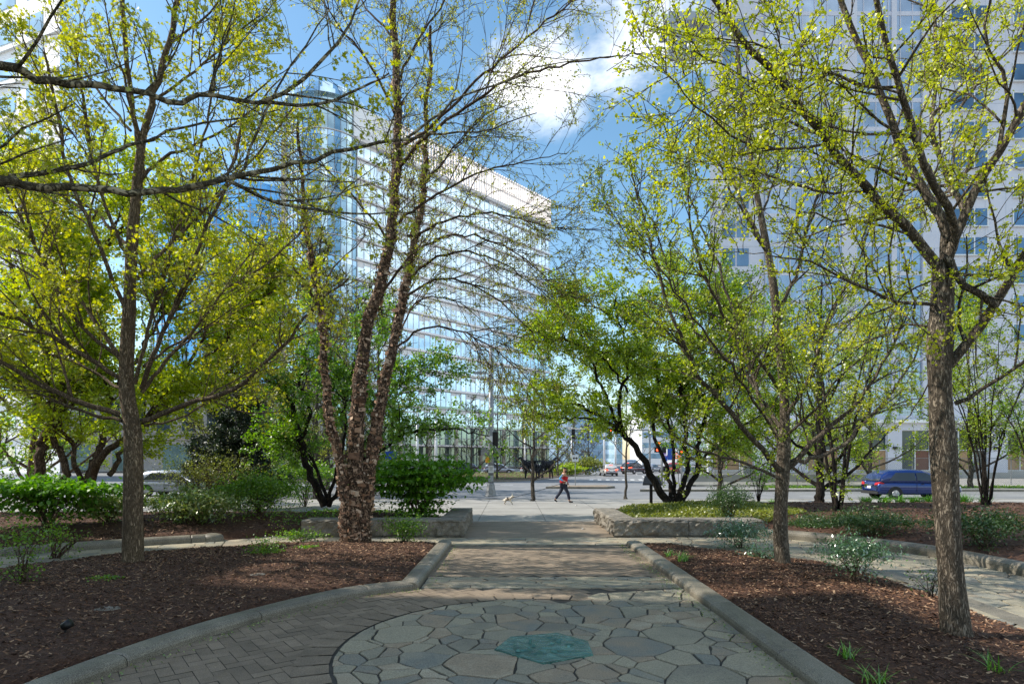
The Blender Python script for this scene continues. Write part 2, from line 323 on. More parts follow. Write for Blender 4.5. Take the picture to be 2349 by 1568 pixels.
# ------------------------------------------------------------------ ground
R_ = random.Random(5); NR = np.random.default_rng(11)
def vnoise(x, y, s, seed=0):
    x = np.asarray(x)*s; y = np.asarray(y)*s; xi = np.floor(x).astype(int); yi = np.floor(y).astype(int); fx = x-xi; fy = y-yi
    fx = fx*fx*(3-2*fx); fy = fy*fy*(3-2*fy)
    def h(a, b): n = np.sin(a*127.1+b*311.7+seed*74.7)*43758.5453; return n-np.floor(n)
    return (h(xi, yi)*(1-fx)+h(xi+1, yi)*fx)*(1-fy)+(h(xi, yi+1)*(1-fx)+h(xi+1, yi+1)*fx)*fy
def sdist(px, py, poly):
    """signed distance, + inside"""
    d = np.full(px.shape, 1e9); ins = np.zeros(px.shape, bool); n = len(poly)
    for i in range(n):
        ax, ay = poly[i]; bx, by = poly[(i+1) % n]; ex, ey = bx-ax, by-ay
        t = np.clip(((px-ax)*ex+(py-ay)*ey)/(ex*ex+ey*ey), 0, 1)
        d = np.minimum(d, np.hypot(px-ax-t*ex, py-ay-t*ey))
        c = ((ay > py) != (by > py)); 
        with np.errstate(divide='ignore', invalid='ignore'):
            xx = (bx-ax)*(py-ay)/(by-ay if by != ay else 1e-9)+ax
        ins ^= c & (px < xx)
    return np.where(ins, d, -d)
def arc(cx, cy, r, a0, a1, n):
    return [(cx+r*math.cos(math.radians(a0+(a1-a0)*i/n)), cy+r*math.sin(math.radians(a0+(a1-a0)*i/n))) for i in range(n+1)]
def smooth_path(pts, step=.12):
    pts = [np.array(p, float) for p in pts]; P_ = [2*pts[0]-pts[1]]+pts+[2*pts[-1]-pts[-2]]; out = []
    for i in range(1, len(P_)-2):
        a, b, c, d = P_[i-1:i+3]; n = max(2, int(np.linalg.norm(c-b)/step))
        for k in range(n):
            t = k/n; out.append(.5*((2*b)+(c-a)*t+(2*a-5*b+4*c-d)*t*t+(3*b-a-3*c+d)*t**3))
    out.append(pts[-1]); return out
kerbL = [tuple(p) for p in smooth_path([(-4.75, 2.4), (-4.62, 4.2), (-4.32, 5.76), (-4.02, 6.94), (-3.47, 8.18), (-2.62, 9.42), (-1.72, 10.0)])]
bedL1 = [(-16, 1.5)]+[(-5.2, 1.5)]+[(x-.12, y+.12) for x, y in kerbL]+[(-1.72, 10.3), (-1.72, 15.1), (-3.6, 15.35), (-6.06, 15.1), (-8.8, 13.5), (-10.4, 11.2), (-13, 9), (-16, 5)]
bedL2 = [(-34, 8), (-15.5, 9.2), (-13, 11.6), (-11.3, 13.4), (-8.1, 15.6), (-6.6, 16.6), (-5.5, 17.4), (-1.9, 17.4), (-1.9, 20.6), (-4, 22.3), (-34, 22.3)]
bedR1 = [(3.05, 1.5), (3.05, 14.9), (3.9, 15.0), (5.0, 14.0), (6.6, 12.2), (6.9, 10.4), (6.55, 7.6), (6.2, 1.5)]
bedR2 = [(3.3, 16.8), (6.2, 16.6), (7.9, 15.6), (9.3, 13.6), (9.6, 11.0), (9.2, 7), (9.2, 1.5), (36, 1.5), (36, 26.5), (5.5, 26.5), (3.3, 22.5)]
beds = [(bedL1, .30, .14, .10, 2.5), (bedL2, .5, .22, .24, 2.6), (bedR1, .30, .13, .10, 1.5), (bedR2, .35, .22, .26, 2.6)]
def hz(x, y):
    x = np.asarray(x, float); y = np.asarray(y, float); z = np.full(x.shape, -.06)
    for poly, w1, h1, h2, w2 in beds:
        d = sdist(x, y, poly); a = np.clip(d/w1, 0, 1); a = a*a*(3-2*a); b = np.clip(d/w2, 0, 1)
        z = np.maximum(z, -.06+a*(h1+.0)+b*h2+np.where(d > 0, .05*(vnoise(x, y, .9, 3)-.5)*a+.03*(vnoise(x, y, 4.5, 5)-.5)*a, 0))
    return z
def hzs(x, y): return float(hz(np.array([x]), np.array([y]))[0])
def grid(name, x0, x1, y0, y1, s, m):
    nx = int((x1-x0)/s)+1; ny = int((y1-y0)/s)+1
    X, Y = np.meshgrid(np.linspace(x0, x1, nx), np.linspace(y0, y1, ny))
    V = np.stack([X.ravel(), Y.ravel(), hz(X.ravel(), Y.ravel())+.012*(NR.random(nx*ny)-.5)], 1)
    i = np.arange(nx*ny).reshape(ny, nx); Fq = np.stack([i[:-1, :-1], i[:-1, 1:], i[1:, 1:], i[1:, :-1]], -1).reshape(-1, 4)
    keep = (V[Fq][:, :, 2] > -.055).any(1)
    return tag(mesh_np(name, V, Fq[keep], m, smooth=True), kind='structure')
grid('mulch_bed', -16, -1.5, 1.6, 15.6, .06, M['mulch']); grid('mulch_bed', -34, -1.7, 8, 22.6, .12, M['mulch'])
grid('mulch_bed', 2.9, 7.1, 1.6, 15.2, .06, M['mulch']); grid('mulch_bed', 3.1, 36, 1.6, 26.8, .12, M['mulch'])
# bark chips lying on the beds
def chips(n, x0, x1, y0, y1, s0, s1, seed, p=1.0):
    r = np.random.default_rng(seed); u = r.random(n)
    y = y0+(y1-y0)*u**p; x = x0+(x1-x0)*r.random(n); z = hz(x, y); k = (z > 0.015); x, y, z = x[k], y[k], z[k]; n = len(x)
    a = r.random(n)*2*PI; l = s0+(s1-s0)*r.random(n)**2; w_ = l*(.2+.25*r.random(n)); t = (r.random(n)-.5)*.9; t2 = (r.random(n)-.5)*1.2
    U = np.stack([np.cos(a)*np.cos(t), np.sin(a)*np.cos(t), np.sin(t)], 1)*l[:, None]/2
    W = np.stack([-np.sin(a)*np.cos(t2), np.cos(a)*np.cos(t2), np.sin(t2)], 1)*w_[:, None]/2
    c = np.stack([x, y, z+.008+.012*r.random(n)], 1)
    V = np.stack([c-U-W, c+U-W*.6, c+U*1.1+W, c-U*.9+W], 1).reshape(-1, 3); return V, r.random(n)**1.6
Vs = []; rs = []
for a in [(80000, -13, -1.6, 4.5, 15.4, .02, .07, 1, .8), (40000, 3.0, 7.0, 4.2, 15, .02, .07, 2, .8), (24000, -22, -1.9, 12, 22, .04, .11, 3), (40000, 4, 30, 6, 26, .04, .11, 4)]:
    v, r = chips(*a); Vs.append(v); rs.append(r)
Vs = np.concatenate(Vs); rs = np.concatenate(rs)
tag(mesh_np('bark_chips', Vs, np.arange(len(Vs)).reshape(-1, 4), M['chip'], rnd=rs), 'loose brown bark chips scattered over the planting beds', 'mulch', kind='stuff')
def sheet(name, poly, z, m, kind='structure'):
    b = MB(); b.add([(p[0], p[1], z) for p in poly], [tuple(range(len(poly)))]); o = b.build(name, m); return tag(o, kind=kind)
sheet('ground', [(-900, -200), (900, -200), (900, 1500), (-900, 1500)], -.20, M['concrete'])
sheet('road', [(-160, 31.8), (160, 31.8), (160, 103), (-160, 103)], -.13, M['asphalt'])
sheet('road', [(8, 103.0), (34, 103.0), (60, 400), (20, 400)], -.132, M['asphalt'])
b = MB(); b.box(-60, 60, 16.45, 31.8, -.3, -.004); tag(b.build('sidewalk', M['concrete']), kind='structure')
b = MB(); b.box(-60, 60, -30, 16.45, -.3, -.008); tag(b.build('plaza', M['brown_paving']), kind='structure')
b = MB(); b.box(-60, 60, 31.8, 32.0, -.3, .004); tag(b.build('kerb', M['granite'], bevel=.02), kind='structure')
sheet('paving_joint_bed', [(-5.3, 1.5), (3.2, 1.5), (3.2, 15.4), (-1.8, 15.4), (-1.8, 10.5), (-5.3, 9)], .0, M['mortar'])
sheet('paving', [(-3, 16.4), (4.6, 16.4), (4.6, 20.6), (-2.4, 20.6)], .002, M['brown_paving'])
b = MB(); b.box(-60, 60, 20.6, 20.72, -.003, .006); tag(b.build('paving_edge', M['granite']), kind='structure')
b = MB()
for x in np.arange(-30, 30, 2.4): b.box(x-.006, x+.006, 20.72, 31.79, -.004, .001)
for y in (23.2, 26.0, 28.9): b.box(-60, 60, y-.008, y+.008, -.004, .0012)
tag(b.build('sidewalk_joints', M['mortar']), kind='structure')
# herringbone pavers
def in_poly(x, y, poly): return sdist(np.array([x]), np.array([y]), poly)[0]
plaza_poly = [(-4.9, 1.6)]+kerbL+[(-1.72, 15), (3.15, 15), (3.15, 1.6)]
CC = (.33, 6.85); CR = 2.32
bl, bw, gap = .30, .15, .007; V = []; rr = []
ca, sa = math.cos(math.radians(38)), math.sin(math.radians(38))
def brick_field():
    out = []
    for j in range(-110, 110):
        for i in range(-60, 60):
            out.append(((j+4*i)*bw, j*bw, bl, bw)); out.append(((j+4*i-1)*bw, j*bw, bw, bl))
    return out
for (u, v, du, dv) in brick_field():
    cx_, cy_ = u+du/2, v+dv/2; x = cx_*ca-cy_*sa; y = cx_*sa+cy_*ca+6
    if not (-5.2 < x < 3.3 and 3.2 < y < 15.3): continue
    dc = math.hypot(x-CC[0], y-CC[1])
    if dc < CR+.17 or (x > 1.3 and y < 9.9) or (9.95 < y < 10.93) or y > 14.88: continue
    if in_poly(x, y, plaza_poly) < -.12: continue
    cents_r = NR.random(); zt = .006+.004*NR.random(); hu, hv = du/2-gap/2, dv/2-gap/2
    tilt = (NR.random(2)-.5)*.006
    q = []
    for (a, c_) in ((-1, -1), (1, -1), (1, 1), (-1, 1)):
        px, py = cx_+a*hu, cy_+c_*hv; q.append((px*ca-py*sa, px*sa+py*ca+6, zt+a*tilt[0]*.5+c_*tilt[1]*.5))
    V += q; rr.append(cents_r)
tag(mesh_np('pavers', np.array(V), np.arange(len(V)).reshape(-1, 4), M['paver'], rnd=rr), kind='structure')
# soldier ring round the mosaic
b = MB(); n = 52
for i in range(n):
    a0 = 2*PI*i/n+.006; a1 = 2*PI*(i+1)/n-.006
    am = (a0+a1)/2; x = CC[0]+2.5*math.cos(am); y = CC[1]+2.5*math.sin(am)
    if x > 1.25 and y < 9.9: continue
    q = [(CC[0]+r*math.cos(a), CC[1]+r*math.sin(a), .013) for r, a in ((CR+.03, a0), (CR+.40, a0), (CR+.40, a1), (CR+.03, a1))]
    b.add(q, [(0, 1, 2, 3)], R_.random())
tag(b.build('paver_ring', M['paver'], rnd=True), kind='structure')
# irregular flagstones: clipped Voronoi cells
def clip(poly, nx, ny, d):
    out = []; n = len(poly)
    for i in range(n):
        a, c_ = poly[i], poly[(i+1) % n]; da = a[0]*nx+a[1]*ny-d; dc = c_[0]*nx+c_[1]*ny-d
        if da <= 0: out.append(a)
        if (da < 0 < dc) or (dc < 0 < da):
            t = da/(da-dc); out.append((a[0]+(c_[0]-a[0])*t, a[1]+(c_[1]-a[1])*t))
    return out
def area(p):
    return abs(sum(p[i][0]*p[(i+1) % len(p)][1]-p[(i+1) % len(p)][0]*p[i][1] for i in range(len(p))))/2
def crazy(poly, amin, amax, seed, aspect=1.0, ang=0.0):
    """angular random stones: cells of a power diagram over loosely scattered seeds, clipped to a convex outline"""
    r = random.Random(seed); q = np.array(poly); lo, hi = q.min(0), q.max(0); am = math.sqrt(amin*amax)*1.1; ex, ey = (1, 1) if aspect == 1 else (1.5, .75)
    pts = []; n = int(area(poly)/am*1.5*((hi-lo).prod()/max(area(poly), 1e-6)))+8
    for _ in range(n*6):
        if len(pts) > n: break
        x, y, w_ = r.uniform(lo[0]-.3, hi[0]+.3), r.uniform(lo[1]-.3, hi[1]+.3), r.choice((.3, .5, .8, 1.3, 2.2))*math.sqrt(am)
        if all(math.hypot((x-a)/ex, (y-c_)/ey) > .30*(w_+e) for a, c_, e in pts): pts.append((x, y, w_))
    P2 = np.array([p[:2] for p in pts])/[ex, ey]; W2 = np.array([p[2]**2 for p in pts])*.20; out = []
    base = [(p[0]/ex, p[1]/ey) for p in poly]
    if area_s(base) < 0: base = base[::-1]
    for k in range(len(pts)):
        s_ = P2[k]; nn = np.argsort(((P2-s_)**2).sum(1))[1:30]; cell = base
        for m_ in nn:
            t = P2[m_]; e = t-s_; l = np.linalg.norm(e); e = e/l; cell = clip(cell, e[0], e[1], ((t+s_)/2).dot(e)+(W2[k]-W2[m_])/(2*l))
            if len(cell) < 3: break
        if len(cell) >= 3: out.append([(p[0]*ex, p[1]*ey) for p in cell])
    return out
def area_s(p): return sum(p[i][0]*p[(i+1) % len(p)][1]-p[(i+1) % len(p)][0]*p[i][1] for i in range(len(p)))/2
def inset(p, g):
    q = np.array(p); s_ = sum(p[i][0]*p[(i+1) % len(p)][1]-p[(i+1) % len(p)][0]*p[i][1] for i in range(len(p)))
    if s_ < 0: q = q[::-1]
    out = [tuple(v) for v in q]
    for i in range(len(q)):
        a, c_ = q[i], q[(i+1) % len(q)]; e = c_-a; l = np.linalg.norm(e)
        if l < 1e-5: continue
        n_ = np.array([e[1], -e[0]])/l; out = clip(out, n_[0], n_[1], n_[0]*a[0]+n_[1]*a[1]-g)
        if len(out) < 3: return []
    return out
def flags(name, polys, keep=None, gap=.014, z=.016, mtl='flag'):
    b = MB()
    for poly in polys:
        c0 = np.mean(np.array(poly), 0)
        if keep and not keep(c0[0], c0[1]): continue
        poly = inset(poly, gap*R_.uniform(.25, .8))
        if len(poly) < 3 or area(poly) < .004: continue
        # roughen edges: subdivide + jitter
        pts = []
        for q in range(len(poly)):
            a, c_ = np.array(poly[q]), np.array(poly[(q+1) % len(poly)]); L_ = np.linalg.norm(c_-a); m_ = max(1, int(L_/.10))
            nrm = np.array([-(c_-a)[1], (c_-a)[0]])/max(L_, 1e-6)
            for h in range(m_):
                p = a+(c_-a)*h/m_
                if h > 0: p = p+nrm*R_.uniform(-.003, .016)
                elif L_ > .1:
                    cen = np.mean(np.array(poly), 0); p = p+(cen-p)*R_.uniform(0, .05)
                pts.append(tuple(p))
        r = R_.random(); zt = z+R_.uniform(-.003, .003); c_ = np.mean(np.array(pts), 0); n = len(pts)
        ins = [tuple(np.array(p)+(c_-np.array(p))/max(.05, np.linalg.norm(c_-np.array(p)))*.008) for p in pts]
        b.add([(p[0], p[1], z-.022) for p in pts]+[(p[0], p[1], zt-.005) for p in pts]+[(p[0], p[1], zt+R_.uniform(-.001, .001)) for p in ins],
              [(i_, (i_+1) % n, n+(i_+1) % n, n+i_) for i_ in range(n)]+[(n+i_, n+(i_+1) % n, 2*n+(i_+1) % n, 2*n+i_) for i_ in range(n)]+[tuple(range(2*n, 3*n))], r)
    return tag(b.build(name, M[mtl], rnd=True), kind='structure')
hull = [(CC[0]+CR*math.cos(math.radians(a)), CC[1]+CR*math.sin(math.radians(a))) for a in range(75, 286, 7)]+[(2.88, 3.2), (2.88, 9.93), (1.4, 9.6)]
flags('flagstone_mosaic', crazy(hull, .035, .42, 4))
flags('flagstone_strip', crazy([(-1.55, 9.97), (2.88, 9.97), (2.88, 10.9), (-1.55, 10.9)], .022, .26, 8, 2, PI/2))
path_cross = [(-2.2, 14.9), (3.4, 14.9), (4.0, 15.0), (4.0, 16.4), (-2.2, 16.4)]
flags('flagstone_band', crazy([(-2.3, 14.92), (4.3, 14.92), (4.3, 16.3), (-2.3, 16.3)], .03, .34, 5, 2, PI/2))
pL = [(-2.2, 15.2), (-3.6, 15.3), (-6.06, 15.0), (-8.8, 13.4), (-10.4, 11.1), (-13, 9), (-15.4, 9), (-12.8, 11.7), (-11.2, 13.5), (-8, 15.7), (-6.4, 16.5), (-2.2, 16.4)]
flags('flagstone_path', crazy([(-15, 9), (-2.2, 9), (-2.2, 17), (-15, 17)], .06, .5, 5), lambda x, y: 1 if in_poly(x, y, pL) > -.1 else 0)
pR = [(4.0, 16.4), (4.0, 14.9), (5.0, 14.0), (6.6, 12.2), (6.9, 10.4), (6.55, 7.6), (6.3, 3), (9.2, 3), (9.25, 7), (9.6, 11), (9.3, 13.6), (7.9, 15.6), (6.2, 16.6)]
flags('flagstone_path', crazy([(4.2, 3), (10, 3), (10, 17), (4.2, 17)], .06, .5, 6), lambda x, y: 1 if in_poly(x, y, pR) > -.1 else 0)
b = MB(); pe = smooth_path([(4.6, 14.6), (6.45, 12.6), (6.95, 10.8), (6.72, 8.4), (6.35, 5.0)], .2)
for i in range(len(pe)-1):
    p, q = pe[i], pe[i+1]; t = (q-p)/np.linalg.norm(q-p); n_ = np.array([-t[1], t[0]])
    b.add([(*(p-n_*0.0), .019), (*(q-n_*0), .019), (*(q+n_*.34), .019), (*(p+n_*.34), .019)], [(0, 1, 2, 3)], .5)
tag(b.build('path_edging', M['granite']), kind='structure')
# kerbs: rounded granite swept along a path, cut into stones
def kerb(name, path, wdt, h, seg=1.25, z0=-.05, caps=True):
    path = [np.array(p, float) for p in path]; prof = [(-.5, 0), (-.5, .62), (-.46, .80), (-.36, .93), (-.22, 1.0), (.22, 1.0), (.36, .93), (.46, .80), (.5, .62), (.5, 0)]
    b = MB(); acc = 0; run = [path[0]]
    def flush(run):
        if len(run) < 2: return
        run = [p.copy() for p in run]; d = run[1]-run[0]; run[0] = run[0]+d/np.linalg.norm(d)*.006; d = run[-1]-run[-2]; run[-1] = run[-1]-d/np.linalg.norm(d)*.006
        vs = []; m_ = len(prof)
        full = [(run[0], .94)]+[(run[0]+(run[1]-run[0])/np.linalg.norm(run[1]-run[0])*.02, 1)]+[(p, 1) for p in run[1:-1]]+[(run[-1]-(run[-1]-run[-2])/np.linalg.norm(run[-1]-run[-2])*.02, 1), (run[-1], .94)]
        for i, (p, s_) in enumerate(full):
            a, c_ = full[max(i-1, 0)][0], full[min(i+1, len(full)-1)][0]; t = (c_-a)/max(np.linalg.norm(c_-a), 1e-9); n_ = np.array([-t[1], t[0]])
            for u, v in prof: vs.append((*(p+n_*u*wdt*s_), z0+(h-z0)*v*(s_ if v > .6 else 1)))
        k = len(full)
        b.add(vs, [(i*m_+j, (i+1)*m_+j, (i+1)*m_+j+1, i*m_+j+1) for i in range(k-1) for j in range(m_-1)]+[tuple(range(m_)), tuple(range((k-1)*m_, k*m_))[::-1]])
    for p, q in zip(path[:-1], path[1:]):
        acc += np.linalg.norm(q-p); run.append(q)
        if acc > seg: flush(run); run = [q]; acc = 0
    flush(run); return tag(b.build(name, M['granite'], smooth=False), kind='structure')
def lin(a, c_, step=.3):
    a, c_ = np.array(a, float), np.array(c_, float); n = max(2, int(np.linalg.norm(c_-a)/step)); return [a+(c_-a)*i/n for i in range(n+1)]
kerb('kerb', kerbL[:-1]+[(-1.72, 10.0)], .34, .135, 1.9)
kerb('kerb', lin((-1.74, 9.86), (-1.70, 15.0)), .34, .14, 1.8)
kerb('kerb', lin((3.08, 14.95), (3.02, 1.8)), .36, .135, 2.1)
kerb('kerb', smooth_path([(-15.4, 9.3), (-13, 11.65), (-11.25, 13.45), (-9.6, 14.7), (-8.1, 15.6)], .3), .34, .20, 3)
b = MB(); pr = [(0, .22), (.12, .215), (.22, .19), (.28, .15), (.30, .09), (.30, -.05)]; n = 20
b.add([(-7.98+r*math.cos(2*PI*j/n), 15.68+r*.8*math.sin(2*PI*j/n), z) for r, z in pr[1:] for j in range(n)]+[(-7.98, 15.68, .22)],
      [(i*n+j, (i+1)*n+j, (i+1)*n+(j+1) % n, i*n+(j+1) % n) for i in range(len(pr)-2) for j in range(n)]+[((len(pr)-1)*n, j, (j+1) % n) for j in range(n)])
tag(b.build('kerb_end', M['granite'], smooth=True), kind='structure')
kerb('kerb', smooth_path([(6.6, 16.65), (8.0, 15.65), (9.35, 13.6), (9.65, 11.0), (9.25, 7), (9.2, 2)], .3), .36, .24, 2.4)
r = np.random.default_rng(31); lv = []
for path, sgn, n in ((kerbL, 1, 500), ([(2.98, 14.9), (2.98, 3)], 1, 900), ([(-1.45, 10), (-1.45, 14.9)], 1, 160)):
    pp = np.array(path); t = r.random(n)*(len(pp)-1); i = t.astype(int); q = pp[i]+(pp[i+1]-pp[i])*(t-i)[:, None]
    q = q+(np.array([.20, -.12]) if path is kerbL else (np.array([-.16, 0]) if path[0][0] > 0 else np.array([.0, 0])))+np.abs(r.normal(size=(n, 1)))*(np.array([.09, -.05]) if path[0][0] < 0 else np.array([-.11, 0]))
    lv.append(np.concatenate([q, .022+.006*r.random((n, 1))], 1))
LIT = np.concatenate(lv)
# granite seat walls with split (rock-faced) sides
def seat_wall(label, line, wd, h=.5):
    t = thing('seat_wall', label, 'seat wall', (line[0][0], line[0][1], 0)); line = [np.array(p, float) for p in line]
    rs = random.Random(len(label))
    for si in range(len(line)-1):
        a, c_ = line[si], line[si+1]; L_ = np.linalg.norm(c_-a); d = (c_-a)/L_; n_ = np.array([-d[1], d[0]])
        ns = max(1, round(L_/2.3))
        for k in range(ns):
            u0 = k*L_/ns+.006; u1 = (k+1)*L_/ns-.006
            nu = int((u1-u0)/.10); hs_ = [-.05, .06, .07, .16, .25, .34, .42, .455, .485, h]; ins = [.05, .05, 0, 0, 0, 0, 0, .0, .012, .045]
            ring = []
            m0 = -(wd/2); per = [(u0+(u1-u0)*i/nu, m0, 0, -1) for i in range(nu)]+[(u1, m0+wd*i/5, 1, 0) for i in range(5)]+[(u1-(u1-u0)*i/nu, -m0, 0, 1) for i in range(nu)]+[(u0, -m0-wd*i/5, -1, 0) for i in range(5)]
            vs = []; m_ = len(per)
            for zi, (z, iz) in enumerate(zip(hs_, ins)):
                for (u, v, ex, ey) in per:
                    rough = (rs.random()-.35)*.085 if .06 < z < .46 else 0
                    side = 1 if ey != 0 or (k == 0 and ex < 0) or (k == ns-1 and ex > 0) else 0
                    o_ = -iz+rough*side
                    uu, vv = u, v
                    if side: uu += ex*o_; vv += ey*o_
                    p = a+d*uu+n_*vv; vs.append((p[0], p[1], z))
            b = MB(); nh = len(hs_)
            b.add(vs, [(i*m_+j, i*m_+(j+1) % m_, (i+1)*m_+(j+1) % m_, (i+1)*m_+j) for i in range(nh-1) for j in range(m_)]+[tuple((nh-1)*m_+j for j in range(m_))])
            b.build('stone_block', M['granite_rough'], t, world=True)
    return t
seat_wall('long low rock faced granite wall behind the birch, left of the path', [(-5.85, 16.75), (-1.35, 16.75)], .72)
seat_wall('short return of granite seat wall at the left side of the path opening', [(-1.72, 17.14), (-1.72, 20.4)], .70, .5)
seat_wall('short rock faced granite seat wall bordering the path under the dark multi-stemmed tree', [(3.18, 20.3), (3.18, 17.14)], .70, .5)
seat_wall('long granite seat wall facing the camera, right of the path opening', [(2.83, 16.75), (7.0, 16.75)], .72)
# bronze inlay plate
hx = [(-.57, -.08), (-.38, .42), (.22, .58), (.57, .24), (.57, -.26), (-.02, -.56)]
t = thing('bronze_plate', 'green bronze hexagonal relief plate set in the stone mosaic', 'plate', (CC[0]+.02, CC[1]-.05, 0))
b = MB(); b.prism([(x*.98, y*.98) for x, y in hx], -.01, .030, inset=.015)
b.build('plate', M['bronze'], t)
nx = 84; X, Y = np.meshgrid(np.linspace(-.6, .6, nx), np.linspace(-.6, .6, nx)); sdp = sdist(X, Y, [(x*.965, y*.965) for x, y in hx])
wq = X*7+2.2*vnoise(X+3, Y+5, 4, 2)+1.6*vnoise(X, Y, 9, 4); Zp = .030+np.clip(sdp*6, 0, 1)*(.012*np.sin(wq*2.2+Y*9)+.010*(vnoise(X, Y, 13, 6)-.5)+.004)
V = np.stack([X.ravel(), Y.ravel(), Zp.ravel()], 1); ii = np.arange(nx*nx).reshape(nx, nx); Fq = np.stack([ii[:-1, :-1], ii[:-1, 1:], ii[1:, 1:], ii[1:, :-1]], -1).reshape(-1, 4)
mesh_np('water_relief', V, Fq[(sdp.ravel()[Fq] > 0).all(1)], M['bronze'], t, smooth=True, world=False)
b = MB()
for (x, y, r) in ((-.28, -.15, .035), (-.14, .14, .02), (-.1, .03, .022), (-.16, -.07, .018), (.12, .10, .042), (.20, .15, .042), (.12, -.17, .045), (-.13, .22, .02), (.3, -.02, .02)):
    n = 12; b.add([(x+r*math.cos(2*PI*j/n), y+r*.8*math.sin(2*PI*j/n), .032) for j in range(n)]+[(x+r*.7*math.cos(2*PI*j/n), y+r*.56*math.sin(2*PI*j/n), .052) for j in range(n)]+[(x, y, .056)],
                  [(j, (j+1) % n, n+(j+1) % n, n+j) for j in range(n)]+[(n+j, n+(j+1) % n, 2*n) for j in range(n)])
b.build('raised_pebbles_relief', M['bronze'], t, smooth=True)
# road islands and markings
def island(poly, top='concrete', h=.16, kw=.18):
    b = MB(); b.prism(poly, -.16, h-.13); tag(b.build('island', M['granite'], bevel=.02), kind='structure')
    c_ = np.mean(np.array(poly), 0); q = [tuple(np.array(p)+(c_-np.array(p))*kw/np.linalg.norm(c_-np.array(p))) for p in poly]
    sheet('island_top', q, h-.126, M[top])
island([(2.6, 45.6), (7.2, 45.2), (8.1, 46.4), (7.8, 48.6), (3.2, 47.6)], 'brown_paving')
island([(-34, 57.5), (-3.0, 57.5), (-1.0, 58.6), (2.0, 62), (7.5, 76), (12.5, 96), (9, 100), (-34, 78)], 'mulch')
island([(9.0, 41.5), (40, 41.5), (40, 43.0), (9.6, 43.0)], 'concrete')
sheet('sidewalk', [(16, 49.0), (100, 49.0), (100, 69.9), (21, 69.9)], -.11, M['concrete'])
b = MB()
def mark(x0, y0, x1, y1, w_=.12):
    a = np.array([x0, y0]); c_ = np.array([x1, y1]); t = (c_-a)/np.linalg.norm(c_-a); n_ = np.array([-t[1], t[0]])*w_/2
    b.add([(*(a-n_), -.125), (*(c_-n_), -.125), (*(c_+n_), -.125), (*(a+n_), -.125)], [(0, 1, 2, 3)])
mark(15.2, 66, 17.2, 78, .15); mark(17.8, 84, 20, 96, .15)
for k in range(7): mark(-13+k*2.0, 51.5, -11.9+k*2.0, 51.5, .5)
for k in range(9): mark(8.5+k*.9, 63.4, 8.9+k*.9, 66.0, .4)
for x in (-26, -18): mark(x, 44, x+5, 44, .14)
mark(-40, 38.4, 0, 38.4, .13); mark(18, 36.9, 40, 36.9, .13)
tag(b.build('road_markings', M['paint']), kind='structure')
# ------------------------------------------------------------------ buildings
class Fac:
    """a facade frame: u along the wall from A to B, v up, d outward (towards the viewer side)"""
    def __init__(s, A, B, side=1):
        s.A = np.array(A, float); d = np.array(B, float)-s.A; s.L = np.linalg.norm(d); s.d = d/s.L; s.n = np.array([s.d[1], -s.d[0]])*side
        if side > 0: s.m = Matrix(((s.d[0], s.n[0], 0, s.A[0]), (s.d[1], s.n[1], 0, s.A[1]), (0, 0, 1, 0), (0, 0, 0, 1)))
        else: s.m = Matrix(((s.d[0], s.n[0], 0, s.A[0]), (s.d[1], s.n[1], 0, s.A[1]), (0, 0, 1, 0), (0, 0, 0, 1)))
    def mb(s): return MB(s.m)
# long glass office with a round corner tower
fo = Fac((-29.9, 114), (9.9, 157)); LZ = 63.5; fl = 3.92; nf_ = 14
ob = thing('office_building', 'long white glass office block with round corner tower and rooftop screen', 'building', (-29.9, 114, 0))
b = MB(); dep = 28; q = [fo.A-fo.n*.4, fo.A+fo.d*fo.L-fo.n*.4, fo.A+fo.d*fo.L-fo.n*dep, fo.A-fo.n*dep]
b.prism([tuple(p) for p in q], 0, LZ); b.build('wall', M['white_panel'], ob, world=True)
rb = random.Random(4)
for k in range(nf_):
    z = 9.2+k*fl
    w_ = fo.mb(); w_.box(0, fo.L, -.35, .0, z+.5, z+fl-.12); wb = w_.build('window_band', M['glass_pale'], ob, world=True)
    m_ = fo.mb()
    for u in np.arange(0, fo.L, 1.5): m_.box(u-.04, u+.04, -.01, .10, z+.5, z+fl-.12)
    m_.build('mullion', M['white_metal'], wb, world=False).location = Vector((0, 0, 0))
    wb.children[0].data.transform(Matrix.Translation(-Vector(tuple(ob.location))))
    bl_ = fo.mb()
    for u in np.arange(0.1, fo.L-1.5, 1.5):
        hh = rb.choice((.12, .12, .4, .7, .9, 1.1, 1.2)); bl_.box(u, u+1.3, -.01, .035, z+fl-.14-hh, z+fl-.14)
    o_ = bl_.build('blind', M['blind'], wb); o_.data.transform(Matrix.Translation(-Vector(tuple(ob.location))))
    s_ = fo.mb(); s_.box(-.2, fo.L+.2, -.3, .10, z, z+.5); s_.build('floor_band', M['white_panel'] if k > 1 else M['glass_green'], ob, world=True)
    f_ = fo.mb(); f_.box(-.4, fo.L+.4, .1, .45, z-.07, z+.05); f_.build('sunshade', M['fin'], ob, world=True)
s_ = fo.mb(); s_.box(-.5, fo.L+.5, -.4, .9, LZ-.2, LZ+.5); s_.build('cornice', M['fin'], ob, world=True)
s_ = fo.mb()
for u in np.arange(8, fo.L+.3, .8): s_.box(u-.11, u+.11, .2, .75, LZ+.5, LZ+7.2)
s_.box(7.5, fo.L+.4, .30, .55, LZ+3.4, LZ+3.6); s_.box(7.5, fo.L+.4, .30, .55, LZ+6.7, LZ+6.9)
s_.build('roof_screen', M['fin'], ob, world=True)
s_ = fo.mb(); s_.box(-1, 9, -8, .5, LZ+.5, LZ+6.6); s_.build('roof_plant_room', M['white_panel'], ob, world=True)
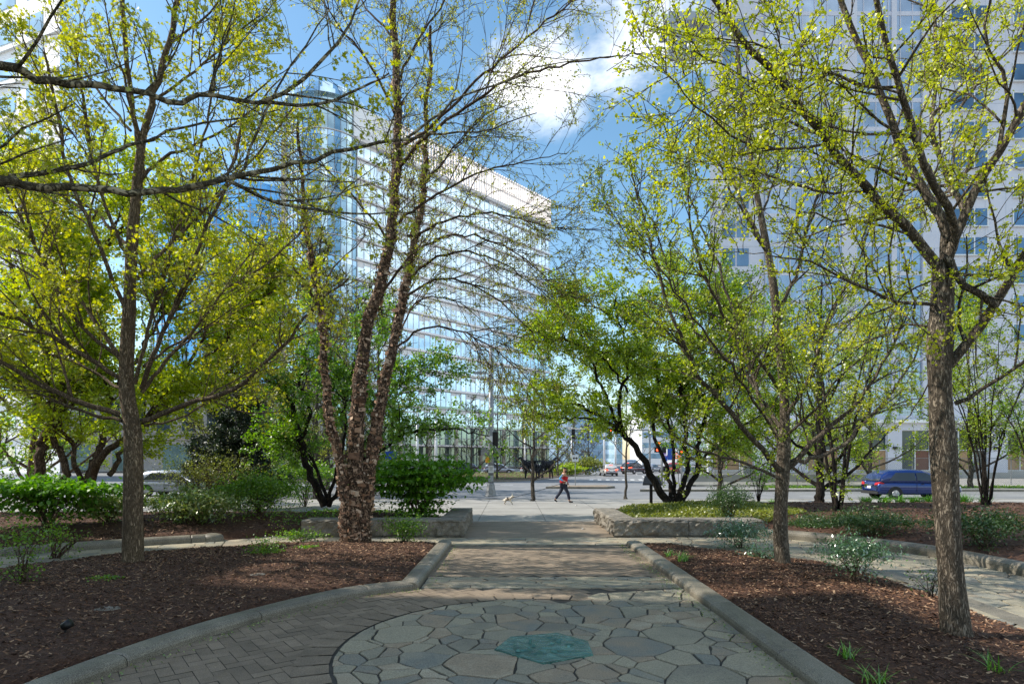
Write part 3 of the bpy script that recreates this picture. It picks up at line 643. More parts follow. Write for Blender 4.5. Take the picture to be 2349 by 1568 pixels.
g_ = fo.mb(); g_.box(0, fo.L, -.35, -.05, .2, 9.0); g_.build('shopfront', M['glass_green'], ob, world=True)
m_ = fo.mb()
for u in np.arange(0, fo.L, 1.6): m_.box(u-.05, u+.05, -.05, .1, .2, 9.0)
for z in (.3, 3.0, 4.6, 6.6): m_.box(0, fo.L, -.05, .12, z, z+.14)
m_.build('frame', M['mullion'], ob, world=True)
for u in np.arange(1.5, fo.L, 7.6):
    c_ = fo.mb(); c_.tube([(u, 1.4, -.2), (u, 1.4, 9.2)], .45, 14); c_.build('column', M['beige_stone'], ob, world=True, smooth=True)
s_ = fo.mb(); s_.box(-.5, fo.L+2, -.1, 4.6, 4.75, 4.95)
for u in np.arange(0, fo.L, .9): s_.box(u, u+.12, .2, 4.4, 4.95, 5.1)
s_.build('canopy', M['fin'], ob, world=True)
cx_, cy_, cr_ = -36.8, 117.5, 7.6; n = 40
for k in range(17):
    z = 4+k*fl; b = MB(); b.tube([(cx_, cy_, z+1.0), (cx_, cy_, z+fl-.12)], cr_, n, cap=False); b.build('tower_window_band', M['glass_teal'], ob, world=True)
    b = MB(); b.tube([(cx_, cy_, z-.12), (cx_, cy_, z+1.0)], cr_+.06, n, cap=False); b.build('tower_floor_band', M['glass_pale'] if k % 2 else M['glass_teal'], ob, world=True)
    b = MB()
    b.tube([(cx_, cy_, z+.96), (cx_, cy_, z+1.06)], cr_+.28, n); b.build('tower_ledge', M['fin'], ob, world=True)
b = MB()
for j in range(0, n): a = 2*PI*j/n; b.box(cx_+(cr_+.05)*math.cos(a)-.06, cx_+(cr_+.05)*math.cos(a)+.06, cy_+(cr_+.05)*math.sin(a)-.06, cy_+(cr_+.05)*math.sin(a)+.06, 0, 70)
b.build('tower_mullion', M['mullion'], ob, world=True)
b = MB(); b.tube([(cx_, cy_, 0), (cx_, cy_, 4)], cr_-.3, n); b.build('tower_base', M['grey_stone'], ob, world=True)
b = MB(); b.tube([(cx_, cy_, 70.2), (cx_, cy_, 71)], cr_+.9, n); b.tube([(cx_, cy_, 71), (cx_, cy_, 73.5)], cr_-1.5, n); b.build('tower_roof', M['glass_pale'], ob, world=True)
b = MB(); b.box(-46.2, -43.0, 118, 130, 0, 66); b.build('stone_pier', M['beige_stone'], ob, world=True)
# blue glass tower behind
bt = thing('glass_tower', 'deep blue curved glass tower behind the left maple', 'building', (-78, 165, 0))
n = 48
for k in range(18):
    z = k*4.1
    def ell(r): return [(-78+(21+r)*math.cos(2*PI*j/n), 165+(15+r)*math.sin(2*PI*j/n)) for j in range(n)]
    b = MB(); b.prism(ell(0), z+.35, z+4.1); b.build('window_band', M['glass_blue'], bt, world=True)
    b = MB(); b.prism(ell(.12), z, z+.35); b.build('floor_band', M['mullion'], bt, world=True)
b = MB()
for j in range(n):
    x, y = -78+21.1*math.cos(2*PI*j/n), 165+15.1*math.sin(2*PI*j/n); b.box(x-.1, x+.1, y-.1, y+.1, 0, 73.8)
b.build('mullion', M['mullion'], bt, world=True)
b = MB(); b.box(-62, -56, 168, 178, 0, 92); b.build('upper_block', M['glass_blue'], bt, world=True)
# hotel on the right
ho = thing('hotel_building', 'tall pale panelled hotel with boarded ground floor windows beyond the blue car', 'building', (23.6, 70, 0))
fh = Fac((23.6, 70), (84, 70)); fh.n = np.array([0., -1.]); fh.m = Matrix(((1, 0, 0, 23.6), (0, -1, 0, 70), (0, 0, 1, 0), (0, 0, 0, 1)))
HZ = 66
b = MB(); b.prism([(23.6, 70.3), (83.6, 70.3), (95, 98), (35.5, 98)], 0, HZ); b.build('wall', M['lilac_panel'], ho, world=True)
U2 = 25.0
b = fh.mb(); b.box(U2, 60, -.3, .25, 6.4, HZ); b.build('panel_wall', M['lilac_panel'], ho, world=True)
b = fh.mb()
for k in range(18): b.box(U2, 60, .25, .256, 6.5+k*3.42, 6.53+k*3.42)
for u in np.arange(U2, 60, 2.45): b.box(u-.012, u+.012, .25, .256, 6.4, HZ)
b.build('panel_joint', M['mullion'], ho, world=True)
# ground floor: piers, openings
ops = [(.2, 5.0), (7.7, 9.1), (11.4, 15.1), (17.1, 20.8), (22.5, 32.8), (35, 40), (42, 47)]
gz0, gz1 = .75, 5.55
b = fh.mb(); xs = [-.4]+[v for o in ops for v in o]+[60]
for i in range(0, len(xs), 2): b.box(xs[i], xs[i+1], -.3, .3, 0, 6.4)
for o in ops: b.box(o[0], o[1], -.3, .3, gz1, 6.4)
b.build('ground_floor_wall', M['lilac_panel'], ho, world=True)
b = fh.mb()
for o in ops: b.box(o[0], o[1], -.3, .3, 0, gz0)
b.box(-.42, 60, .3, .36, -.1, .55); b.build('plinth', M['grey_stone'], ho, world=True)
b = fh.mb(); b.box(-.6, 60, .3, .9, 6.4, 6.75); b.build('cornice', M['white_panel'], ho, world=True)
for o in ops:
    b = fh.mb(); b.box(o[0], o[1], -.25, -.1, gz0, gz1); wn = b.build('shop_window', M['glass_dark'], ho, world=True)
    off = -Vector(tuple(ho.location))
    b = fh.mb(); nb = max(1, round((o[1]-o[0])/1.7)); wd = (o[1]-o[0])/nb
    for k in range(nb+1): b.box(o[0]+k*wd-.05, o[0]+k*wd+.05, -.1, .05, gz0, gz1)
    for z in (gz0, 3.15, gz1-.06): b.box(o[0], o[1], -.1, .04, z, z+.08)
    b.build('frame', M['white_metal'], wn).data.transform(Matrix.Translation(off))
    for k in range(nb):
        if o[0] == 22.5 and k in (0, 5): continue
        b = fh.mb(); mt = 'brown_board' if (o[0] == 22.5 and 1 <= k <= 3) else 'plywood'
        b.box(o[0]+k*wd+.06, o[0]+(k+1)*wd-.06, -.1, -.04, gz0+.1, 3.12); b.build('boarding', M[mt], wn).data.transform(Matrix.Translation(off))
for u in (16.1, 21.6, 33.5):
    b = fh.mb(); b.box(u-.22, u+.22, .3, .55, 3.3, 3.6); b.build('wall_lamp', M['black_metal'], ho, world=True)
# hotel windows, one object each
wp = None
def hotel_window(u, z, w_=4.4, h_=2.05, split=.64):
    b = fh.mb(); b.box(u, u+w_, .22, .30, z, z+h_); o = b.build('window', M['glass_navy'], ho, world=True)
    b = fh.mb()
    for a in (0, split*w_, w_): b.box(u+a-.07, u+a+.07, .30, .36, z-.05, z+h_+.05)
    b.box(u+.07, u+split*w_-.07, .30, .35, z+h_-.05, z+h_+.05); b.box(u+.07, u+split*w_-.07, .30, .35, z-.06, z+.05)
    b.box(u-.07, u+w_+.07, .25, .55, z-.16, z-.06)
    b.build('frame', M['white_metal'], o).data.transform(Matrix.Translation(-Vector(tuple(ho.location))))
for cxu in (2176, 2319):
    u = (cxu-CX)/F*70-23.6
    for r in range(13): hotel_window(u, 50.2+3.42*2-r*3.42-.0)
# glazed middle section: floor bands
for r in range(18):
    z = 6.8+r*3.42
    b = fh.mb(); b.box(6.5, U2-.02, -.28, 0.0, z+.5, z+3.42); b.build('window_band', M['glass_hotel'], ho, world=True)
    b = fh.mb(); b.box(6.5, U2-.02, -.28, .04, z, z+.5); b.build('floor_band', M['lilac_panel'], ho, world=True)
b = fh.mb()
for u in np.arange(6.5, U2, 1.45): b.box(u-.035, u+.035, 0, .09, 6.8, HZ)
b.box(15.5, 17.3, .0, .12, 6.8, HZ); b.box(21.4, 22.0, .0, .14, 6.8, HZ)
b.build('mullion', M['lilac_panel'], ho, world=True)
for r in range(14):
    b = fh.mb(); z = 8+r*3.42; b.box(1.5, 3.0, -.3, -.25, z, z+2.1); b.box(3.2, 4.6, -.3, -.25, z, z+2.1); b.build('window', M['glass_navy'], ho, world=True)
b = fh.mb()
for r in range(18): b.box(0, 6.4, -.3, -.294, 6.9+r*3.42, 6.93+r*3.42)
b.build('panel_joint', M['mullion'], ho, world=True)
b = fh.mb()  # open roof frame projecting to the left
b.box(-5.0, .3, -.7, -.1, 49.75, 51.1); b.box(-5.0, -2.8, -.7, -.1, 51.1, 54.3); b.box(-5.0, .3, -.7, -.1, 54.3, 55.3); b.box(-.25, .3, -.7, -.1, 51.1, 54.3); b.box(-5, 3, -5, -.7, 55.0, 55.3)
b.build('roof_frame', M['mullion'], ho, world=True)
# white tower at top left
lw = thing('white_building', 'tall white building at the top left corner of the photo', 'building', (-46, 60, 0))
d_ = np.array([-.94, .35]); fl_ = Fac((-46, 60), tuple(np.array([-46, 60])+d_*34)); fl_.n = np.array([-.35, -.94]); 
fl_.m = Matrix(((d_[0], fl_.n[0], 0, -46), (d_[1], fl_.n[1], 0, 60), (0, 0, 1, 0), (0, 0, 0, 1)))
b = MB(); e_ = np.array([-.64, .768])*12; p0 = np.array([-46., 60.]); p1 = p0+d_*34
b.prism([tuple(p0), tuple(p0+e_), tuple(p1+e_), tuple(p1)], 0, 58); b.build('wall', M['white_panel'], lw, world=True)
for r in range(15):
    for c_ in range(7):
        b = fl_.mb(); u = 2.6+c_*4.4; z = 1.4+r*3.75; b.box(u, u+2.6, .0, .05, z, z+2.0); b.build('window', M['glass_teal'], lw, world=True)
b = fl_.mb()
for r in range(13): b.box(0, 34, 0.0, .25, .55+r*3.75, .8+r*3.75)
b.build('ledge', M['white_metal'], lw, world=True)
# unseen block added left of the frame to throw shade over the foreground
bk = thing('added_shade_block', 'unseen block added left of the plaza to cast shade', 'building', (-34, -6, 0))
b = MB(); b.box(-48, -33, -34, 11.6, 0, SHADE_H); b.box(-48, -33.2, 11.6, 16.2, 0, 26.5); b.build('wall', M['beige_stone'], bk, world=True)
for r in range(int(SHADE_H/4)):
    b = MB(); b.box(-33, -32.9, -33, 11.2, 1+r*4, 3.2+r*4); b.build('window_band', M['glass_teal'], bk, world=True)
# stone station building far left
sb_ = thing('stone_building', 'long grey stone building seen low between the trees at left', 'building', (-62, 96, 0))
b = MB(); b.box(-110, -34, 96, 120, 0, 13.5); b.build('wall', M['grey_stone'], sb_, world=True)
b = MB(); b.box(-110.4, -33.6, 95.3, 120.4, 13.5, 14.4); b.box(-110, -34, 95.7, 96, 5.2, 5.6); b.build('cornice', M['beige_stone'], sb_, world=True)
for k in range(18):
    b = MB(); x = -107+k*4.1; b.box(x, x+2.1, 95.93, 96.0, 6.6, 11.4); wn = b.build('window', M['glass_dark'], sb_, world=True)
    b = MB(); b.box(x-.2, x+2.3, 95.6, 95.93, 6.2, 6.6); b.build('sill', M['beige_stone'], wn).data.transform(Matrix.Translation(-Vector(tuple(sb_.location))))
for k in range(9):
    b = MB(); x = -106+k*8.2; b.box(x, x+4.6, 95.93, 96.0, .2, 4.4); b.build('shopfront', M['glass_green'], sb_, world=True)
# far pale blocks closing the avenue
for i, (x0, x1, y, z, mm, lab) in enumerate([(14, 44, 235, 22, 'glass_pale', 'low pale glass building closing the far end of the avenue'),
        (44, 90, 200, 17, 'white_panel', 'long low white building far behind the truck'), (-6, 13, 260, 15, 'beige_stone', 'far beige block behind the bare street trees')]):
    fb = thing('distant_building', lab, 'building', ((x0+x1)/2, y, 0))
    b = MB(); b.box(x0, x1, y, y+20, 0, z); b.build('wall', M[mm], fb, world=True)
    for r in range(int(z/3.6)-1):
        b = MB(); b.box(x0+.5, x1-.5, y-.08, y, 2.2+r*3.6, 3.9+r*3.6); b.build('window_band', M['glass_teal'], fb, world=True)
    b = MB(); b.box(x0-.3, x1+.3, y-.3, y+20.3, z, z+.5); b.build('roof', M['mullion'], fb, world=True)
# ------------------------------------------------------------------ trees
def unit(v): return v/(np.linalg.norm(v)+1e-12)
def catmull(pts, n):
    pts = np.asarray(pts, float); P_ = np.vstack([2*pts[0]-pts[1], pts, 2*pts[-1]-pts[-2]]); m_ = len(pts)-1
    ts = np.linspace(0, m_-1e-6, n); out = []
    for t in ts:
        i = int(t); f = t-i; a, b, c, d = P_[i:i+4]
        out.append(.5*((2*b)+(c-a)*f+(2*a-5*b+4*c-d)*f*f+(3*b-a-3*c+d)*f**3))
    return np.array(out)
def tubes(groups):
    """list of (pts(n,3), radii(n), sides) -> V, quads"""
    by = {}
    for p, r, s in groups: by.setdefault((len(p), s), []).append((p, r))
    Vs, Fs, off = [], [], 0
    for (n, s), L_ in by.items():
        Pp = np.array([a for a, _ in L_]); Rr = np.array([b for _, b in L_]); B = len(L_)
        T = np.gradient(Pp, axis=1); T /= np.linalg.norm(T, axis=2, keepdims=True)+1e-9
        mean = Pp[:, -1]-Pp[:, 0]; ref = np.eye(3)[np.argmin(np.abs(mean), 1)][:, None, :]
        U = np.cross(T, ref); U /= np.linalg.norm(U, axis=2, keepdims=True)+1e-9; W = np.cross(T, U)
        an = np.arange(s)*2*PI/s
        V = Pp[:, :, None]+(U[:, :, None]*np.cos(an)[None, None, :, None]+W[:, :, None]*np.sin(an)[None, None, :, None])*Rr[:, :, None, None]
        Vs.append(V.reshape(-1, 3)); idx = np.arange(B*n*s).reshape(B, n, s)+off
        q = np.stack([idx[:, :-1], np.roll(idx, -1, 2)[:, :-1], np.roll(idx, -1, 2)[:, 1:], idx[:, 1:]], -1).reshape(-1, 4); Fs.append(q); off += B*n*s
    return np.concatenate(Vs), np.concatenate(Fs)
TPL = {
 'kite': np.array([[0, 0, 0], [.42, .45, .10], [0, 1, 0], [-.42, .45, .10]]),
 'lance': np.array([[0, 0, 0], [.20, .45, .06], [0, 1, -.05], [-.20, .45, .06]]),
 'fan': np.array([[0, 0, 0], [.5, .62, .12], [.2, .92, .0], [-.22, .9, .0], [-.5, .6, .12]]),
 'maple': np.array([[0, 0, 0], [.52, .12, .1], [.30, .38, 0], [.55, .75, .1], [.12, .62, 0], [0, 1.05, -.1], [-.15, .62, 0], [-.55, .72, .1], [-.3, .36, 0], [-.5, .1, .1]]),
 'oval': np.array([[0, 0, 0], [.30, .28, .07], [.31, .62, .07], [0, 1.05, -.06], [-.31, .62, .07], [-.30, .28, .07]]),
 'needle': np.array([[-.05, 0, 0], [.05, 0, 0], [.02, 1, 0], [-.02, 1, 0]]),
 'catkin': np.array([[-.07, 0, 0], [.07, 0, 0], [.05, -1, .1], [-.05, -1, .1]]),
}
def leaves(name, pos, m, tpl, s0, s1, seed, parent=None, up=.6, dirs=None, flat=0.0, droop=0.0):
    r = np.random.default_rng(seed); n = len(pos)
    if n == 0: return None
    T = TPL[tpl]; k = len(T)
    if dirs is None: dirs = r.normal(size=(n, 3))
    Y = dirs+r.normal(size=(n, 3))*.45; Y[:, 2] -= droop; Y[:, 2] *= (1-flat); Y /= np.linalg.norm(Y, axis=1, keepdims=True)+1e-9
    N = r.normal(size=(n, 3))*(1-up)+np.array([0, 0, 1])*up*1.6
    X = np.cross(Y, N); X /= np.linalg.norm(X, axis=1, keepdims=True)+1e-9; Z = np.cross(X, Y)
    s = (s0+(s1-s0)*r.random(n))[:, None, None]
    V = pos[:, None]+s*(T[None, :, 0:1]*X[:, None]+T[None, :, 1:2]*Y[:, None]+T[None, :, 2:3]*Z[:, None])
    return mesh_np(name, V.reshape(-1, 3), np.arange(n*k).reshape(n, k), m, parent, rnd=np.clip(r.normal(.5, .22, n), 0, 1))
class Tree:
    def __init__(s, name, label, cat, base, seed, group=None, k=.80):
        s.r = np.random.default_rng(seed); s.seed = seed; s.o = thing(name, label, cat, base, group=group)
        s.trunk = []; s.br = []; s.anch = []; s.adir = []; s.k = k
    def main(s, pts, r0, r1, trunk=False, n=None, sides=None, wob=.0, flare=0.0, power=1.0):
        r0, r1 = r0*s.k, r1*s.k; pts = np.asarray(pts, float); L_ = np.linalg.norm(np.diff(pts, axis=0), axis=1).sum()
        n = n or max(6, min(46, int(L_/.22))); c = catmull(pts, n)
        if wob: w_ = s.r.normal(size=c.shape)*wob; w_[0] = 0; c = c+w_
        t = np.linspace(0, 1, n); rad = r0+(r1-r0)*t**power
        if trunk: rad = rad*(1+.05*np.convolve(s.r.normal(size=n+4), np.ones(3)/1.7, 'same')[2:-2])
        if flare: rad = rad*(1+flare*1.6*np.exp(-t*L_/.16))
        (s.trunk if trunk else s.br).append((c, rad, sides or (16 if trunk else 8))); return c, rad
    def grow(s, c, rad, spec, lvl=0, t0=None):
        """children of branch c"""
        if lvl >= len(spec['len']): return
        r = s.r; seg = np.linalg.norm(np.diff(c, axis=0), axis=1); L_ = seg.sum(); cum = np.concatenate([[0], np.cumsum(seg)])/L_
        n = r.poisson(L_*spec['den'][lvl]); a0 = spec['t0'][lvl] if t0 is None else t0
        for i in range(n):
            t = a0+(1-a0)*r.random(); k = min(np.searchsorted(cum, t), len(c)-1); k = max(k, 1); f = (t-cum[k-1])/(cum[k]-cum[k-1]+1e-9)
            p = c[k-1]+(c[k]-c[k-1])*f; tan = unit(c[k]-c[k-1]); rp = rad[k-1]+(rad[k]-rad[k-1])*f
            a = r.normal(size=3); a -= a.dot(tan)*tan; a = unit(a)
            if spec.get('flat'): a[2] *= (1-spec['flat']); a = unit(a)
            an = math.radians(r.normal(spec['ang'][lvl], 10)); d = unit(tan*math.cos(an)+a*math.sin(an)+np.array([0, 0, spec['up'][lvl]]))
            ln = spec['len'][lvl]*r.uniform(.55, 1.25)*(1-.55*t if lvl < 2 else 1-.3*t)
            m_ = 7 if lvl == 0 else (5 if lvl == 1 else 4); st = ln/(m_-1); q = [p]
            for j in range(m_-1):
                d = unit(d+r.normal(size=3)*spec['wig']+np.array([0, 0, spec['grav'][lvl]])*st/max(ln, .2)); q.append(q[-1]+d*st)
            q = np.array(q); r0 = min(rp*.62, ln*spec['thick'][lvl]); r0 = max(r0, spec['rmin']); rr_ = np.linspace(r0, max(spec['rmin']*.7, r0*.32), m_)
            s.br.append((q, rr_, 6 if lvl == 0 else (4 if lvl == 1 else 3)))
            s.grow(q, rr_, spec, lvl+1)
            if lvl >= spec['leaf_lvl']: s.leafline(q, spec['lsp'], spec.get('lt0', .15))
    def leafline(s, q, sp, t0=.15):
        L_ = np.linalg.norm(np.diff(q, axis=0), axis=1).sum(); n = max(1, s.r.poisson(L_/sp)); t = t0+(1-t0)*s.r.random(n)**.65; x = t*(len(q)-1); i = np.minimum(x.astype(int), len(q)-2); f = (x-i)[:, None]
        s.anch.append(q[i]*(1-f)+q[i+1]*f); s.adir.append((q[i+1]-q[i])/(np.linalg.norm(q[i+1]-q[i], axis=1, keepdims=True)+1e-9))
    def finish(s, bark, leafm=None, tpl='kite', s0=.03, s1=.06, per=2, jit=.02, trunkm=None, up=.5, smooth=True, parts=('trunk', 'branches', 'crown'), droop=0):
        # push every limb end a little into its parent by keeping origins on the parent's axis
        if s.trunk:
            V, Fq = tubes(s.trunk); mesh_np(parts[0], V, Fq, trunkm or bark, s.o, smooth=True)
        if s.br:
            V, Fq = tubes(s.br); mesh_np(parts[1], V, Fq, bark, s.o, smooth=True)
        if leafm and s.anch:
            A = np.concatenate(s.anch); D = np.concatenate(s.adir); A = np.repeat(A, per, 0)+s.r.normal(size=(len(A)*per, 3))*jit; D = np.repeat(D, per, 0)+s.r.normal(size=(len(D)*per, 3))*.8
            leaves(parts[2], A, leafm, tpl, s0, s1, s.seed+7, s.o, up, D, droop=droop)
        return s
def PP(l): return [P(*a) for a in l]
GK = dict(len=[1.7, .70, .30], den=[3.2, 4.2, 3.6], t0=[.12, .12, .1], ang=[52, 50, 50], up=[.18, .12, .1], wig=.13, grav=[.12, .1, 0], thick=[.014, .012, .012], rmin=.0045, leaf_lvl=0, lsp=.10)
# --- big ginkgo at the right edge
T = Tree('ginkgo_tree', 'large ginkgo with stout bare trunk nearest the camera at the right edge', 'tree', G(2195, 1482)+[0, 0, .1], 21)
Yg = 6.95
T.main(PP([(2197, 1490, Yg), (2180, 1300, Yg), (2165, 1050, Yg), (2155, 850, Yg), (2160, 720, Yg), (2165, 600, Yg)]), .185, .135, True, flare=.22)
limbs = [([(2165, 640, Yg), (2095, 540, 6.9), (2010, 455, 6.8), (1900, 330, 6.6), (1790, 180, 6.4), (1700, 90, 6.2), (1600, -60, 6.0)], .075, .03),
 ([(2170, 620, Yg), (2165, 520, 7.0), (2085, 380, 7.1), (2030, 230, 7.2), (1960, 80, 7.2), (1900, -60, 7.2)], .075, .035),
 ([(2172, 600, Yg), (2190, 520, 6.8), (2130, 400, 6.5), (2080, 250, 6.3), (2040, 120, 6.1), (1990, -80, 5.9)], .06, .03),
 ([(2168, 620, Yg), (2220, 470, 6.9), (2290, 350, 6.7), (2360, 230, 6.5), (2440, 60, 6.3)], .07, .04),
 ([(2175, 560, Yg), (2210, 500, 7.3), (2170, 400, 7.8), (2140, 280, 8.2), (2150, 120, 8.6), (2120, -80, 9)], .05, .025),
 ([(2150, 860, Yg), (2210, 800, 6.85), (2285, 695, 6.7), (2345, 590, 6.5), (2420, 470, 6.2)], .075, .045),
 ([(2170, 590, Yg-.1), (2200, 640, 6.75), (2285, 700, 6.68)], .045, .05),
 ([(2190, 925, Yg), (2240, 900, 6.8), (2310, 860, 6.6), (2400, 780, 6.4)], .035, .02),
 ([(2160, 700, Yg), (2060, 690, 6.6), (1960, 650, 6.3), (1860, 600, 6.0), (1760, 585, 5.7)], .028, .008),
 ([(2158, 760, Yg), (2080, 745, 7.3), (1960, 800, 7.8), (1880, 790, 8.2)], .02, .007),
 ([(2090, 540, 6.9), (2000, 510, 6.6), (1900, 500, 6.3), (1790, 470, 6.0)], .02, .007),
 ([(1990, 440, 6.8), (1880, 440, 6.5), (1740, 400, 6.2), (1650, 385, 6.0)], .02, .007),
 ([(1900, 330, 6.6), (1800, 345, 6.3), (1700, 330, 6.0), (1600, 250, 5.8), (1550, 180, 5.6)], .02, .007),
 ([(2060, 200, 6.3), (1960, 190, 6.1), (1840, 150, 5.9), (1740, 100, 5.8), (1640, 90, 5.7)], .02, .006),
 ([(2080, 300, 6.4), (1980, 310, 6.2), (1860, 270, 6.0), (1770, 250, 5.9)], .018, .006),
 ([(2290, 350, 6.7), (2310, 200, 6.6), (2260, 80, 6.5), (2280, -60, 6.4)], .03, .012),
 ([(2200, 250, 8.0), (2280, 150, 8.1), (2349, 90, 8.2)], .025, .012),
 ([(1790, 180, 6.4), (1730, 190, 6.2), (1640, 140, 6.1), (1590, 120, 6.0)], .016, .006),
 ([(2165, 820, 7.1), (2080, 960, 8.4), (2000, 1000, 9.5)], .012, .005)]
for pts, a, b_ in limbs:
    c, rad = T.main(PP(pts), a, b_, wob=.012); T.grow(c, rad, GK); T.leafline(c[len(c)//3:], .12)
T.finish(M['bark_g'], M['l_ginkgo'], 'fan', .018, .042, 5, .022, up=.3)
# --- ginkgo in the middle right
GK2 = dict(GK, len=[1.6, .7, .32], den=[3.4, 4.2, 3.2], rmin=.006, lsp=.21, up=[.3, .2, .1])
T = Tree('ginkgo_tree', 'mid-sized ginkgo with fanned pale limbs right of the path kerb', 'tree', G(1795, 1308)+[0, 0, .08], 22)
Yg = 11.6
T.main(PP([(1797, 1315, Yg), (1790, 1200, Yg), (1797, 1060, Yg), (1800, 940, Yg), (1790, 800, Yg), (1772, 640, Yg), (1750, 520, Yg), (1725, 380, Yg), (1700, 200, Yg), (1690, 60, Yg)]), .19, .03, True, flare=.25, power=.8)
for pts, a, b_ in [([(1790, 1085, Yg), (1730, 1010, 11.4), (1660, 930, 11.1), (1600, 850, 10.9), (1545, 740, 10.7), (1510, 620, 10.6), (1480, 500, 10.5), (1450, 400, 10.4)], .075, .018),
 ([(1800, 1080, Yg), (1880, 1000, 11.4), (1960, 930, 11.2), (2030, 830, 11.0), (2080, 720, 10.8)], .075, .02),
 ([(1795, 1100, Yg), (1700, 1060, 11.0), (1600, 1030, 10.5), (1540, 990, 10.2)], .04, .012),
 ([(1790, 1020, Yg), (1740, 900, 12), (1700, 780, 12.3), (1660, 640, 12.5), (1600, 500, 12.7), (1560, 380, 12.8)], .06, .015),
 ([(1800, 960, Yg), (1860, 860, 11.2), (1900, 740, 11), (1960, 620, 10.8), (2010, 480, 10.6)], .06, .018),
 ([(1795, 900, Yg), (1720, 800, 11.2), (1640, 690, 10.8), (1590, 560, 10.5), (1570, 430, 10.3), (1540, 300, 10.2)], .05, .012),
 ([(1780, 720, Yg), (1830, 620, 11.8), (1860, 500, 12), (1900, 350, 12.2), (1920, 200, 12.4)], .05, .016),
 ([(1760, 580, Yg), (1700, 480, 11.3), (1640, 350, 11), (1610, 200, 10.8), (1580, 80, 10.6)], .035, .01),
 ([(1810, 1060, Yg), (1900, 1040, 11.9), (1990, 960, 12.2), (2080, 850, 12.5), (2130, 740, 12.7)], .06, .015),
 ([(1745, 500, Yg), (1780, 400, 11.7), (1800, 260, 11.7), (1830, 120, 11.8)], .03, .01),
 ([(1780, 1000, Yg), (1690, 860, 10.6), (1600, 740, 10), (1500, 600, 9.6), (1440, 560, 9.4)], .035, .01),
 ([(1790, 980, 11.6), (1700, 850, 12.6), (1600, 760, 13.4), (1545, 650, 13.8), (1500, 520, 14.0), (1440, 400, 14.2)], .05, .012),
 ([(1750, 560, Yg), (1690, 440, 12), (1650, 330, 12.4), (1640, 220, 12.6)], .04, .01), ([(1560, 690, 13.8), (1480, 600, 13.8), (1400, 480, 13.8), (1380, 420, 13.8)], .025, .008),
 ([(1800, 1000, 11.5), (1870, 940, 10.8), (1930, 860, 10.4), (2000, 800, 10.1)], .035, .012)]:
    c, rad = T.main(PP(pts), a, b_, wob=.02); T.grow(c, rad, GK2); T.leafline(c[len(c)//2:], .2)
T.finish(M['bark_g'], M['l_ginkgo2'], 'fan', .028, .056, 5, .03, up=.3)
